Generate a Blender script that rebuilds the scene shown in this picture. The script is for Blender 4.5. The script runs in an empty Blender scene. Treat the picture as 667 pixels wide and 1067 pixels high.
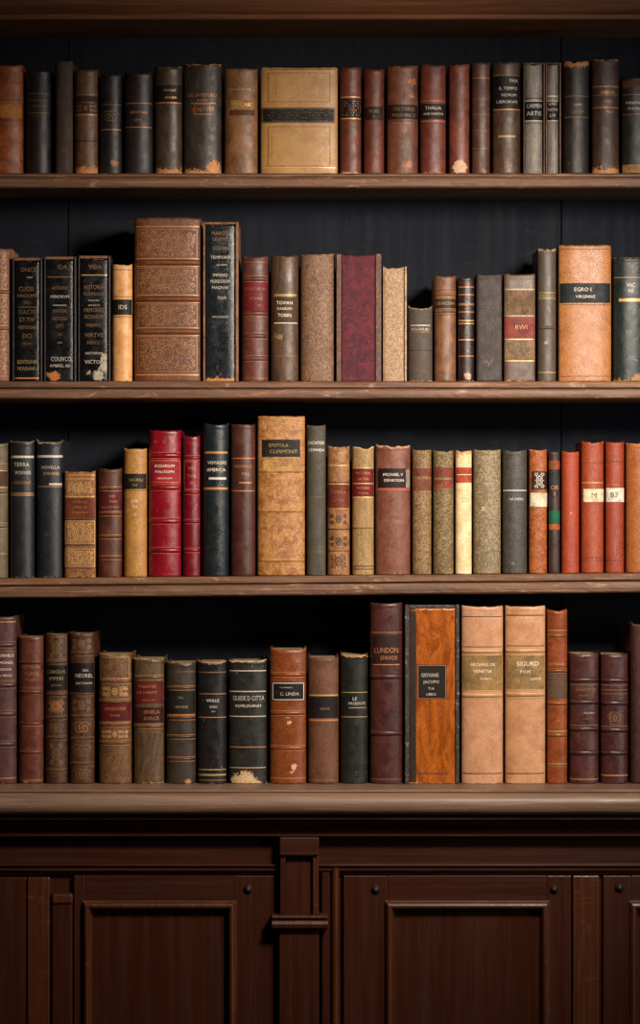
import bpy, bmesh, math, random
from mathutils import noise, Vector, Matrix

S, D = 0.0017, 5.6                       # metres per photo pixel at the spine plane, camera distance
ZC = 0.95 + 283.5 * S                    # height of the photo's centre line
BACK = 0.195                             # front of the back boards
def X(px, y=0.0): return (px - 333.5) * S * (D + y) / D
def Z(py, y=0.0): return ZC + (533.5 - py) * S * (D + y) / D

sc = bpy.context.scene
COL = sc.collection

# ---------------------------------------------------------------- colours and materials
def lin(h):
    h = h.lstrip('#')
    r = []
    for i in (0, 2, 4):
        c = int(h[i:i + 2], 16) / 255
        r.append(c / 12.92 if c <= 0.04045 else ((c + 0.055) / 1.055) ** 2.4)
    return (r[0], r[1], r[2], 1.0)

class NT:
    def __init__(self, name):
        self.m = bpy.data.materials.new(name); self.m.use_nodes = True
        self.t = self.m.node_tree; self.t.nodes.clear()
        self.out = self.n('ShaderNodeOutputMaterial'); self.b = self.n('ShaderNodeBsdfPrincipled')
        self.l(self.b.outputs[0], self.out.inputs[0])
    def n(self, t, **k):
        nd = self.t.nodes.new(t)
        for a, v in k.items(): setattr(nd, a, v)
        return nd
    def l(self, a, b): self.t.links.new(a, b)
    def coords(self, off=(0, 0, 0), scale=(1, 1, 1)):
        tc = self.n('ShaderNodeTexCoord'); mp = self.n('ShaderNodeMapping')
        mp.inputs['Location'].default_value = off; mp.inputs['Scale'].default_value = scale
        self.l(tc.outputs['Object'], mp.inputs[0]); return mp.outputs[0]
    def noise(self, vec, scale, detail=4, rough=.6, dist=0):
        nd = self.n('ShaderNodeTexNoise'); nd.inputs['Scale'].default_value = scale
        nd.inputs['Detail'].default_value = detail; nd.inputs['Roughness'].default_value = rough
        nd.inputs['Distortion'].default_value = dist
        self.l(vec, nd.inputs['Vector']); return nd.outputs[0]
    def rng(self, v, a, b, c=0., d=1., smooth=True):
        nd = self.n('ShaderNodeMapRange'); nd.clamp = True
        if smooth: nd.interpolation_type = 'SMOOTHSTEP'
        for i, x in zip((1, 2, 3, 4), (a, b, c, d)): nd.inputs[i].default_value = x
        self.l(v, nd.inputs[0]); return nd.outputs[0]
    def mix(self, f, a, b, mode='MIX'):
        nd = self.n('ShaderNodeMix'); nd.data_type = 'RGBA'; nd.blend_type = mode
        for i, x in ((0, f), (6, a), (7, b)):
            if hasattr(x, 'is_linked'): self.l(x, nd.inputs[i])
            else: nd.inputs[i].default_value = x
        return nd.outputs[2]
    def math(self, op, a, b):
        nd = self.n('ShaderNodeMath'); nd.operation = op
        for i, x in ((0, a), (1, b)):
            if hasattr(x, 'is_linked'): self.l(x, nd.inputs[i])
            else: nd.inputs[i].default_value = x
        return nd.outputs[0]
    def bump(self, h, strength, dist=.001, normal=None):
        nd = self.n('ShaderNodeBump'); nd.inputs['Strength'].default_value = strength
        nd.inputs['Distance'].default_value = dist; self.l(h, nd.inputs['Height'])
        if normal is not None: self.l(normal, nd.inputs['Normal'])
        return nd.outputs[0]
    def set(self, color=None, rough=None, normal=None, metal=0., spec=.5):
        b = self.b
        if color is not None:
            if hasattr(color, 'is_linked'): self.l(color, b.inputs['Base Color'])
            else: b.inputs['Base Color'].default_value = color
        if rough is not None:
            if hasattr(rough, 'is_linked'): self.l(rough, b.inputs['Roughness'])
            else: b.inputs['Roughness'].default_value = rough
        if normal is not None: self.l(normal, b.inputs['Normal'])
        b.inputs['Metallic'].default_value = metal
        b.inputs['Specular IOR Level'].default_value = spec
        return self.m

def leather(name, base, col2, wear, tex='leather', rough=.45, seed=0, spec=.5, bmp=1., gr=1.):
    """Binding material: mottled colour, worn patches where the mesh attribute 'wear' is high, grain bump."""
    k = NT(name); off = (seed * 1.37 % 11, seed * 2.11 % 7, seed * 0.73 % 13)
    v = k.coords(off)
    base, col2, wear = lin(base), lin(col2), lin(wear)
    fine = k.noise(v, 900, 3, .7)
    if tex == 'speckle':
        n = k.noise(v, 260, 5, .75, .6); c = k.mix(k.rng(n, .42, .58), base, col2)
        n2 = k.noise(v, 40, 4, .6); c = k.mix(k.rng(n2, .4, .75, 0, .5), c, col2)
        h = n
    elif tex == 'crackle':
        n = k.noise(v, 150, 8, .8, 1.5); c = k.mix(k.rng(n, .4, .6), base, col2)
        n2 = k.noise(v, 700, 3, .7); c = k.mix(k.rng(n2, .5, .7, 0, .7), c, col2)
        h = k.math('ADD', n, k.math('MULTIPLY', n2, .5))
    elif tex == 'marble':
        n = k.noise(k.coords(off, (1.6, 1, .55)), 26, 7, .65, 2.2); c = k.mix(k.rng(n, .35, .68), base, col2)
        n2 = k.noise(v, 300, 4, .7); c = k.mix(k.rng(n2, .58, .75, 0, .35), c, col2)
        h = fine
    elif tex == 'cloth':
        n = k.noise(k.coords(off, (1, 1, .22)), 90, 5, .7); c = k.mix(k.rng(n, .35, .75), base, col2)
        w = k.noise(k.coords(off, (.12, 1, 1)), 1500, 2, .5); h = w
    elif tex == 'blotch':
        n = k.noise(v, 70, 8, .72, .8); c = k.mix(k.rng(n, .38, .64), base, col2)
        n2 = k.noise(v, 480, 4, .75); c = k.mix(k.rng(n2, .55, .72, 0, .5), c, col2)
        h = k.math('ADD', n2, k.math('MULTIPLY', n, .6))
    else:
        n = k.noise(v, 38, 7, .65, .5); c = k.mix(k.rng(n, .34, .72), base, col2)
        n2 = k.noise(k.coords(off, (1, 1, .35)), 240, 5, .7); c = k.mix(k.rng(n2, .56, .8, 0, .45), c, col2)
        h = fine
    # small old scuffs all over
    sc_ = k.noise(k.coords((off[0] + 3, off[1], off[2]), (1.3, 1, .6)), 120, 9, .75, .4)
    c = k.mix(k.rng(sc_, .61, .72, 0, .6), c, wear)
    at = k.n('ShaderNodeAttribute'); at.attribute_name = 'wear'
    wn = k.noise(v, 170, 8, .7, .3)
    f = k.rng(k.math('ADD', at.outputs['Fac'], k.math('MULTIPLY', k.math('SUBTRACT', wn, .5), 1.5)), .44, .62)
    c = k.mix(f, c, wear)
    grit = k.noise(v, 520, 6, .8)
    c = k.mix(gr, c, k.mix(k.rng(grit, .36, .64), (.5, .48, .46, 1), (1.38, 1.36, 1.33, 1)), 'MULTIPLY')
    r = k.rng(k.noise(v, 60, 5, .6), .3, .7, max(.05, rough - .09), rough + .13)
    r = k.math('ADD', r, k.math('MULTIPLY', f, .2))
    strength = {'leather': .22, 'speckle': .3, 'crackle': .75, 'marble': .15, 'cloth': .35, 'blotch': .5}[tex]
    nm = k.bump(h, min(1., strength * 1.4), .0012 * bmp)
    nm = k.bump(k.math('ADD', sc_, f), .25, .0006, nm)
    return k.set(c, r, nm, 0, spec)

def foil(name, hexc, metal=.35, rough=.42, worn=.0):
    k = NT(name); v = k.coords()
    n = k.noise(v, 500, 4, .7); a = lin(hexc)
    d = (a[0] * .5, a[1] * .45, a[2] * .4, 1)
    return k.set(k.mix(k.rng(n, .42 - worn, .7 - worn), a, d), rough, None, metal)

FOIL = {}
for key, nm, hx, me, ro, wo in (('g', 'gilt', 'd2a368', .3, .4, 0), ('d', 'dull gilt', '8f6a43', .2, .5, .05), ('s', 'silvered ink', 'cfc4b4', .1, .5, 0),
                            ('w', 'cream ink', 'e8d9c2', 0, .6, -.05), ('o', 'coppery gilt', 'c07a48', .25, .45, 0), ('k', 'dark ink', '1c120e', 0, .6, 0),
                            ('b', 'brown tooling', '4a2a18', 0, .6, 0), ('y', 'olive gilt', 'a8905a', .2, .5, .03), ('t', 'tan tooling', 'a87242', .15, .45, 0), ('r', 'red ink', 'b04a34', 0, .6, 0)):
    FOIL[key] = foil(nm, hx, me, ro, wo)

def paper_mat():
    k = NT('aged page edges'); v = k.coords((0, 0, 0), (1, .03, .03))
    n = k.noise(v, 1600, 3, .7); n2 = k.noise(k.coords(), 30, 4, .6)
    c = k.mix(k.rng(n, .35, .65), lin('b79a6c'), lin('6e5536'))
    c = k.mix(k.rng(n2, .4, .7, 0, .6), c, lin('5a4027'))
    return k.set(c, .85, k.bump(n, .5, .0006))
PAPER = paper_mat()

def wood(name, a, b, c3, rough, axis='x', scale=1., bump=.25, worn=None, spec=.4):
    k = NT(name)
    st = {'x': (.035, 1, 1), 'z': (1, 1, .035)}[axis]
    v = k.coords((3, 1, 7), st)
    n = k.noise(v, 55 * scale, 8, .68, .7); n2 = k.noise(v, 220 * scale, 5, .7)
    n3 = k.noise(k.coords(), 4, 4, .6)
    c = k.mix(k.rng(n, .3, .7), lin(a), lin(b))
    c = k.mix(k.rng(n2, .5, .75, 0, .65), c, lin(c3))
    c = k.mix(k.rng(n3, .4, .7, 0, .35), c, lin(a))
    if worn:
        w = k.noise(k.coords((5, 2, 1), (.3, 1, 1)), 60, 9, .75, .5)
        c = k.mix(k.rng(w, .56, .68, 0, .55), c, lin(worn))
    r = k.rng(n2, .3, .7, rough - .06, rough + .12)
    return k.set(c, r, k.bump(k.math('ADD', n, n2), bump, .0015), 0, spec)

M_SHELF = wood('worn shelf oak', '735038', '4e3220', 'a07a5c', .5, 'x', 1.1, .6, 'bd9877', .4)
M_TOPRAIL = wood('dark top rail wood', '84502e', '5a341c', 'a06a40', .5, 'x', 1., .35, None, .35)
M_LEDGE = wood('polished worn ledge', '7b5f4c', '5c4434', '9a7e68', .42, 'x', .8, .25, '8d7566', .45)
M_MAHOG = wood('dark mahogany', '351404', '2d1002', '391704', .4, 'z', .4, .05, None, .3)
M_MAHOGX = wood('dark mahogany rail', '341404', '2a0f02', '391704', .4, 'x', .4, .05, None, .3)
M_MAHOGL = wood('rubbed mahogany edge', '462009', '381806', '552b10', .36, 'z', .7, .1, '6a3c1e', .4)
M_BLACK = wood('black painted boards', '171a22', '12151c', '1c2029', .72, 'z', .3, .08, '2a2c33', .14)
M_IRON = foil('dark iron', '3a3028', .6, .5)
k = NT('dark plaster'); M_WALL = k.set(k.mix(k.noise(k.coords(), 6), lin('4a4038'), lin('3a322c')), .9)
k = NT('dark floorboards'); M_FLOOR = k.set(k.mix(k.noise(k.coords((0, 0, 0), (.1, 1, 1)), 30), lin('3a2618'), lin('2a1a10')), .6)

# ---------------------------------------------------------------- mesh helpers
def link(name, verts, faces, mat, parent=None, smooth=False, wear=None):
    me = bpy.data.meshes.new(name); me.from_pydata(verts, [], faces); me.update()
    if smooth: me.polygons.foreach_set('use_smooth', [True] * len(me.polygons))
    if wear is not None:
        a = me.attributes.new('wear', 'FLOAT', 'POINT'); a.data.foreach_set('value', wear)
    me.materials.append(mat)
    o = bpy.data.objects.new(name, me); COL.objects.link(o)
    if parent is not None: o.parent = parent
    return o

def empty(name, loc, parent=None):
    o = bpy.data.objects.new(name, None); o.empty_display_size = .02
    o.location = loc; COL.objects.link(o)
    if parent is not None: o.parent = parent
    return o

def tag(o, label, cat, group=None, kind=None):
    o['label'] = label; o['category'] = cat
    if group: o['group'] = group
    if kind: o['kind'] = kind

def box(name, x0, x1, y0, y1, z0, z1, mat, parent=None, bev=0., seg=2, wear=None):
    bm = bmesh.new(); bmesh.ops.create_cube(bm, size=1)
    for v in bm.verts:
        v.co = Vector(((x0 + x1) / 2 + v.co.x * (x1 - x0), (y0 + y1) / 2 + v.co.y * (y1 - y0), (z0 + z1) / 2 + v.co.z * (z1 - z0)))
    if bev: bmesh.ops.bevel(bm, geom=list(bm.edges), offset=bev, segments=seg, profile=.5, affect='EDGES')
    me = bpy.data.meshes.new(name); bm.to_mesh(me); bm.free()
    if wear is not None:
        a = me.attributes.new('wear', 'FLOAT', 'POINT'); a.data.foreach_set('value', [wear] * len(me.vertices))
    me.materials.append(mat)
    o = bpy.data.objects.new(name, me); COL.objects.link(o)
    if parent is not None: o.parent = parent
    return o

def extrude_x(name, prof, x0, x1, mat, parent=None, wob=0., n=60, smooth=False, slope=0.):
    """Profile [(y, z)...] (closed) run along x, with a slight wobble of worn edges."""
    vs, fs = [], []; m = len(prof)
    for i in range(n + 1):
        x = x0 + (x1 - x0) * i / n
        for j, (y, z) in enumerate(prof):
            d = wob * noise.noise(Vector((x * 14, j * 3.1, 1.7))) + wob * .6 * noise.noise(Vector((x * 60, j * 5.3, 4.1)))
            vs.append((x, y + d * (1 if y < .1 else 0), z + d * .5 * (1 if y < .1 else 0) + slope * x))
    for i in range(n):
        for j in range(m):
            a, b = i * m + j, i * m + (j + 1) % m
            fs.append((a, b, b + m, a + m))
    fs.append(tuple(range(m - 1, -1, -1))); fs.append(tuple(n * m + j for j in range(m)))
    o = link(name, vs, fs, mat, parent)
    bm = bmesh.new(); bm.from_mesh(o.data); bmesh.ops.recalc_face_normals(bm, faces=bm.faces); bm.to_mesh(o.data); bm.free()
    if smooth:
        o.data.polygons.foreach_set('use_smooth', [True] * len(o.data.polygons))
        o.data.set_sharp_from_angle(angle=math.radians(35))
    return o

def frame_sweep(name, x0, x1, z0, z1, prof, mat, parent=None):
    """Mitred moulding round a rectangle; prof = [(inset, y)...] from the outside in."""
    vs, fs = [], []
    for i, y in prof:
        vs += [(x0 + i, y, z0 + i), (x1 - i, y, z0 + i), (x1 - i, y, z1 - i), (x0 + i, y, z1 - i)]
    for p in range(len(prof) - 1):
        for c in range(4):
            a, b = p * 4 + c, p * 4 + (c + 1) % 4
            fs.append((a, b, b + 4, a + 4))
    o = link(name, vs, fs, mat, parent)
    bm = bmesh.new(); bm.from_mesh(o.data); bmesh.ops.recalc_face_normals(bm, faces=bm.faces)
    bm.faces.ensure_lookup_table()
    if sum(f.normal.y for f in bm.faces) > 0: bmesh.ops.reverse_faces(bm, faces=bm.faces)
    bm.to_mesh(o.data); bm.free()
    return o

# ---------------------------------------------------------------- lettering: outlines of every word used, read once
TEXT_CACHE = {}
def read_texts(strings):
    objs = []
    for t in strings:
        cu = bpy.data.curves.new('t', 'FONT'); cu.body = t; cu.size = 1; cu.align_x = 'CENTER'; cu.resolution_u = 2; cu.offset = -.004
        o = bpy.data.objects.new('t', cu); COL.objects.link(o); objs.append((t, o))
    dg = bpy.context.evaluated_depsgraph_get()
    for t, o in objs:
        ev = o.evaluated_get(dg); me = ev.to_mesh()
        vs = [tuple(v.co) for v in me.vertices]; fs = [tuple(p.vertices) for p in me.polygons]
        ev.to_mesh_clear()
        if vs:
            xs = [v[0] for v in vs]; ys = [v[1] for v in vs]
            cx, cy = (min(xs) + max(xs)) / 2, (min(ys) + max(ys)) / 2
            h = max(ys) - min(ys)
            TEXT_CACHE[t] = ([((x - cx) / h, (y - cy) / h) for x, y, _ in vs], fs, (max(xs) - min(xs)) / h)
    for t, o in objs:
        cu = o.data; bpy.data.objects.remove(o); bpy.data.curves.remove(cu)

# ---------------------------------------------------------------- books
BOOKS = []
def B(row, x0, x1, top, base, label, **k):
    BOOKS.append((row, x0, x1, top, base, label, k))

def base_py(row, px):
    if row == 3: return 602.6 - 5.6 * px / 667
    return {1: 181.3, 2: 397.6, 4: 817.0}[row]

class Spine:
    """The front of a binding: a curved sheet; everything on it (labels, bands, lettering) follows pos()."""
    def __init__(self, w, h, b, e, y0=0.):
        self.w, self.h, self.b, self.e, self.y0 = w, h, b, e, y0
    def f(self, x):
        t = min(1., abs(x) / (self.w / 2))
        return self.y0 + self.b * (1 - max(0., 1 - t ** self.e) ** .5)
    def pos(self, x, z, off):
        lim = self.w / 2 * .985; xc = max(-lim, min(lim, x)); d = self.w * .004
        s = (self.f(min(lim, xc + d)) - self.f(max(-lim, xc - d))) / (min(lim, xc + d) - max(-lim, xc - d))
        s = max(-2.5, min(2.5, s)); q = math.sqrt(1 + s * s)
        return (xc + s / q * off, self.f(xc) - off / q, z)

def us(n):  # columns across, closer together at the edges
    return [math.sin(math.pi / 2 * (-1 + 2 * i / (n - 1))) for i in range(n)]

def make_spine(name, sp, mat, parent, o, seed, ret=.009):
    w, h, b = sp.w, sp.h, sp.b
    wt, wb, we = o.get('wear', (.45, .5, .33))
    lt, lb = o.get('wlen', (.004, .005)); blobs = o.get('_blobs', [])
    dip, tear, horn = o.get('dip', .6) * S, o.get('tear', .9) * S, o.get('horn', .6) * S
    grooves = o.get('_grooves', [])
    zs = [0, .0006, .0014, .0025, .004, .006, .0085]
    n = max(8, int((h - .02) / .0032)); zs += [.011 + (h - .022) * i / n for i in range(n + 1)]
    zs += [h - .0085, h - .006, h - .004, h - .0025, h - .0014, h - .0006, h]
    U = us(23); cols = [(-1, 1.), (-1, .72), (-1, .42), (-1, .16)] + [(u, None) for u in U] + [(1, .16), (1, .42), (1, .72), (1, 1.)]
    outer, wear, inner = [], [], []
    for z in zs:
        dt, db = h - z, z
        for u, r in cols:
            x = u * w / 2
            if r is None: y = sp.f(x * .9999)
            else:
                y = sp.y0 + b + r * ret
                if r in (.42, .72): x *= 1 - .0009 / w * 2
            q = Vector((x * 30 + seed * 3.3, y * 30, z * 30 + seed))
            dn = .00022 * noise.noise(q * 1.5)
            y += dn
            # head cap: a small lip that rolls back at the very top, the same milder at the foot
            e1 = max(0, 1 - dt / .0028); e2 = max(0, 1 - db / .0022)
            y += .0016 * e1 * e1 + .001 * e2 * e2
            if r is None:
                y -= .0005 * math.exp(-((dt - .0052) / .0018) ** 2) * o.get('cap', 1)
                for gz in grooves: y += .0006 * math.exp(-((z - gz) / .0012) ** 2)
            x *= 1 - .02 * e1 * e1 - .015 * e2 * e2
            zz = z
            kt = max(0, 1 - dt / .012)
            if kt > 0:
                zz -= kt * (dip * (1 - u * u) - horn * u * u * u * u)
                zz -= kt * tear * max(0, noise.noise(Vector((x * 105 + seed * 9.1, seed * 1.9, y * 60))) + .12) * 1.7
            kb = max(0, 1 - db / .006)
            if kb > 0: zz += kb * tear * .35 * max(0, noise.noise(Vector((x * 190 + seed * 5.1, 3.3, y * 60))))
            outer.append((x, y, zz)); inner.append((x * (1 - .0026 / w), y + .0013, zz - (.0003 if e1 else 0) + (.0003 if e2 else 0)))
            ea = math.exp(-(1 - abs(u)) * w / .0022) if r is None else .7
            val = max(wt * math.exp(-dt / lt), wb * math.exp(-db / lb), we * ea)
            for bx, bz, br, bs in blobs:
                d2 = ((x - bx) ** 2 + (z - bz) ** 2) / (br * br)
                if d2 < 6: val = max(val, bs * math.exp(-d2))
            wear.append(val)
    m, N = len(cols), len(zs); K = m * N; fs = []
    for i in range(N - 1):
        for j in range(m - 1):
            a = i * m + j
            fs.append((a, a + 1, a + m + 1, a + m)); fs.append((K + a, K + a + m, K + a + m + 1, K + a + 1))
    for j in range(m - 1):
        fs.append((K + j, K + j + 1, j + 1, j)); a = (N - 1) * m + j; fs.append((a, a + 1, K + a + 1, K + a))
    for i in range(N - 1):
        a = i * m; fs.append((a, a + m, K + a + m, K + a)); a = i * m + m - 1; fs.append((K + a, K + a + m, a + m, a))
    return link(name, outer + inner, fs, mat, parent, True, wear + wear)

def patch(name, sp, xl, xr, z0, z1, off, th, mat, parent, wear=0., n=15, ragged=0.):
    """A pasted-on label: a thin sheet on the spine with its own thickness."""
    vs, fs, nz = [], [], 5; us_ = [xl + (xr - xl) * i / (n - 1) for i in range(n)]
    for lay in (off + th, off - .0003):
        for i in range(nz):
            for x in us_:
                z = z0 + (z1 - z0) * i / (nz - 1)
                if i in (0, nz - 1) and ragged: z += ragged * noise.noise(Vector((x * 300, z * 50, 2.2)))
                vs.append(sp.pos(x, z, lay))
    K = n * nz
    for i in range(nz - 1):
        for j in range(n - 1):
            a = i * n + j; fs.append((a, a + 1, a + n + 1, a + n)); fs.append((K + a, K + a + n, K + a + n + 1, K + a + 1))
    for j in range(n - 1):
        fs.append((K + j, K + j + 1, j + 1, j)); a = (nz - 1) * n + j; fs.append((a, a + 1, K + a + 1, K + a))
    for i in range(nz - 1):
        a = i * n; fs.append((a, a + n, K + a + n, K + a)); a += n - 1; fs.append((K + a, K + a + n, a + n, a))
    return link(name, vs, fs, mat, parent, False, [wear] * len(vs))

def band(sp, zc, hz, out, mat, parent, name='raised_band'):
    """A raised band: half-round cord under the leather, from edge to edge."""
    vs, fs, wear = [], [], []; U = us(17); P = 9
    for i in range(P):
        t = -1 + 2 * i / (P - 1)
        o_ = out * max(0, 1 - t * t) ** .6
        for u in U:
            e = 1 - abs(u) ** 8 * .7
            vs.append(sp.pos(u * sp.w / 2 * .985, zc + t * hz / 2, o_ * e - .0003)); wear.append(.22 * (1 - t * t))
    n = len(U)
    for i in range(P - 1):
        for j in range(n - 1):
            a = i * n + j; fs.append((a, a + 1, a + n + 1, a + n))
    K = len(vs)
    for i in range(P):
        for u in U:
            t = -1 + 2 * i / (P - 1); vs.append(sp.pos(u * sp.w / 2 * .98, zc + t * hz / 2, -.0009)); wear.append(0)
    for i in range(P - 1):
        for j in range(n - 1):
            a = K + i * n + j; fs.append((a, a + n, a + n + 1, a + 1))
    for j in range(n - 1):
        fs.append((K + j, K + j + 1, j + 1, j)); a = (P - 1) * n + j; fs.append((a, a + 1, K + a + 1, K + a))
    for i in range(P - 1):
        a = i * n; fs.append((a, a + n, K + a + n, K + a)); a += n - 1; fs.append((K + a, K + a + n, a + n, a))
    return link(name, vs, fs, mat, parent, True, wear)

class Tool:
    """Gilt tooling: foil ribbons pressed onto a spine, collected in one mesh."""
    def __init__(self, sp, off=.00045): self.sp, self.off, self.v, self.f = sp, off, [], []
    def ribbon(self, pts, w, closed=False):
        if closed: pts = pts + [pts[0]]
        n = len(pts); b = len(self.v)
        for i, (x, z) in enumerate(pts):
            p0, p1 = pts[max(0, i - 1)], pts[min(n - 1, i + 1)]
            if closed and i in (0, n - 1): p0, p1 = pts[n - 2], pts[1]
            dx, dz = p1[0] - p0[0], p1[1] - p0[1]; L = math.hypot(dx, dz) or 1
            nx, nz = -dz / L * w / 2, dx / L * w / 2
            self.v.append(self.sp.pos(x - nx, z - nz, self.off)); self.v.append(self.sp.pos(x + nx, z + nz, self.off))
        for i in range(n - 1):
            a = b + 2 * i; self.f.append((a, a + 2, a + 3, a + 1))
    def hline(self, z, w, xl, xr, rnd=None):
        n = 13; self.ribbon([(xl + (xr - xl) * i / n, z) for i in range(n + 1)], w)
    def rect(self, xl, xr, z0, z1, w):
        self.hline(z0, w, xl, xr); self.hline(z1, w, xl, xr)
        self.ribbon([(xl, z0), (xl, (z0 + z1) / 2), (xl, z1)], w); self.ribbon([(xr, z0), (xr, (z0 + z1) / 2), (xr, z1)], w)
    def spiral(self, cx, cz, r, a0, turns, w, hand=1, sx=1.):
        n = int(14 * turns) + 4
        self.ribbon([(cx + sx * hand * r * (1 - .82 * i / n) * math.cos(a0 + 2 * math.pi * turns * i / n),
                      cz + r * (1 - .82 * i / n) * math.sin(a0 + 2 * math.pi * turns * i / n)) for i in range(n + 1)], w)
    def dot(self, x, z, r):
        b = len(self.v); n = 8
        for i in range(n): self.v.append(self.sp.pos(x + r * math.cos(6.2832 * i / n), z + r * math.sin(6.2832 * i / n), self.off))
        self.f.append(tuple(range(b, b + n)))
    def leaf(self, x, z, a, L, w):
        c, s = math.cos(a), math.sin(a); b = len(self.v)
        for t, q in ((0, 0), (.35, w / 2), (1, 0), (.35, -w / 2)): self.v.append(self.sp.pos(x + c * L * t - s * q, z + s * L * t + c * q, self.off))
        self.f.append((b, b + 3, b + 2, b + 1))
    def text(self, t, x, z, hgt, maxw, squeeze=1.):
        vs, fs, asp = TEXT_CACHE[t]; sx = hgt * squeeze
        if asp * sx > maxw: sx = maxw / asp
        b = len(self.v)
        for px, pz in vs: self.v.append(self.sp.pos(x + px * sx, z + pz * hgt, self.off))
        for f in fs: self.f.append(tuple(b + i for i in f))
    def build(self, name, mat, parent):
        if not self.v: return None
        return link(name, self.v, self.f, mat, parent)

def arabesque(T, xl, xr, z0, z1, w, rnd, motif=True, dense=1):
    """Scrolling leaf ornament filling one panel: spirals mirrored about the middle, leaves between, a medallion at the centre."""
    cx, cz = (xl + xr) / 2, (z0 + z1) / 2; W, H = xr - xl, z1 - z0
    r = min(W, H) * .2
    nx = max(1, round(W / 2 / (r * 1.9)) * dense); nz = max(1, round(H / 2 / (r * 1.9)) * dense)
    for i in range(nx):
        for j in range(nz):
            ax = (i + .5) / nx * W / 2; az = (j + .5) / nz * H / 2
            rr = min(W / 2 / nx, H / 2 / nz) * .46 * rnd.uniform(.85, 1.05); a0 = rnd.uniform(0, 6.28); tn = rnd.uniform(1.1, 1.9)
            if motif and i == 0 and j == 0 and nx * nz > 1 and W > .015: continue
            for sx in (-1, 1):
                for sz in (-1, 1):
                    x, z = cx + sx * ax, cz + sz * az
                    n = int(14 * tn) + 4
                    T.ribbon([(x + sx * rr * (1 - .8 * q / n) * math.cos(a0 + 6.283 * tn * q / n), z + sz * rr * (1 - .8 * q / n) * math.sin(a0 + 6.283 * tn * q / n)) for q in range(n + 1)], w)
                    for q in range(5):
                        aa = a0 + q * 1.25; T.leaf(x + sx * rr * .9 * math.cos(aa), z + sz * rr * .9 * math.sin(aa), math.atan2(sz * math.sin(aa + .5), sx * math.cos(aa + .5)), rr * .5, w * 1.7)
    if motif:
        ry = min(H * .26, W * .3); rx = ry * .72
        T.ribbon([(cx + rx * math.cos(6.283 * q / 22), cz + ry * math.sin(6.283 * q / 22)) for q in range(22)], w * 1.25, True)
        T.ribbon([(cx + rx * .5 * math.cos(6.283 * q / 16), cz + ry * .55 * math.sin(6.283 * q / 16)) for q in range(16)], w, True)
        for q in range(8): T.leaf(cx + rx * 1.05 * math.cos(q * .785), cz + ry * 1.05 * math.sin(q * .785), q * .785, ry * .38, w * 1.8)
    T.dot(cx, cz, w * 1.2)

def filigree(T, xl, xr, z0, z1, w, rnd, dens=1.):
    """Dense irregular scrollwork: curls of many sizes packed without touching, with leaves on their backs."""
    placed = []; cx, cz = (xl + xr) / 2, (z0 + z1) / 2
    ry = min((z1 - z0) * .27, (xr - xl) * .2); rx = ry * .72
    placed.append((cx, cz, ry))
    T.ribbon([(cx + rx * math.cos(6.283 * q / 22), cz + ry * math.sin(6.283 * q / 22)) for q in range(22)], w * 1.5, True)
    T.ribbon([(cx + rx * .55 * math.cos(6.283 * q / 16), cz + ry * .6 * math.sin(6.283 * q / 16)) for q in range(16)], w, True)
    for R in (3.6, 2.7, 2., 1.4, 1.0):
        R *= S / dens
        for t in range(int(260 * dens)):
            x, z = rnd.uniform(xl + R, xr - R), rnd.uniform(z0 + R, z1 - R)
            if any(math.hypot(x - a, z - b) < R + r * .92 for a, b, r in placed): continue
            placed.append((x, z, R)); a0 = rnd.uniform(0, 6.28)
            T.spiral(x, z, R * .92, a0, rnd.uniform(.9, 1.5), w * (.75 + R / S * .08), rnd.choice((-1, 1)))
            for q in range(3 if R > 1.3 * S else 1):
                aa = a0 + rnd.uniform(0, 6.28); T.leaf(x + R * .8 * math.cos(aa), z + R * .8 * math.sin(aa), aa + rnd.uniform(-.9, .9), R * .75, w * 2)

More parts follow.
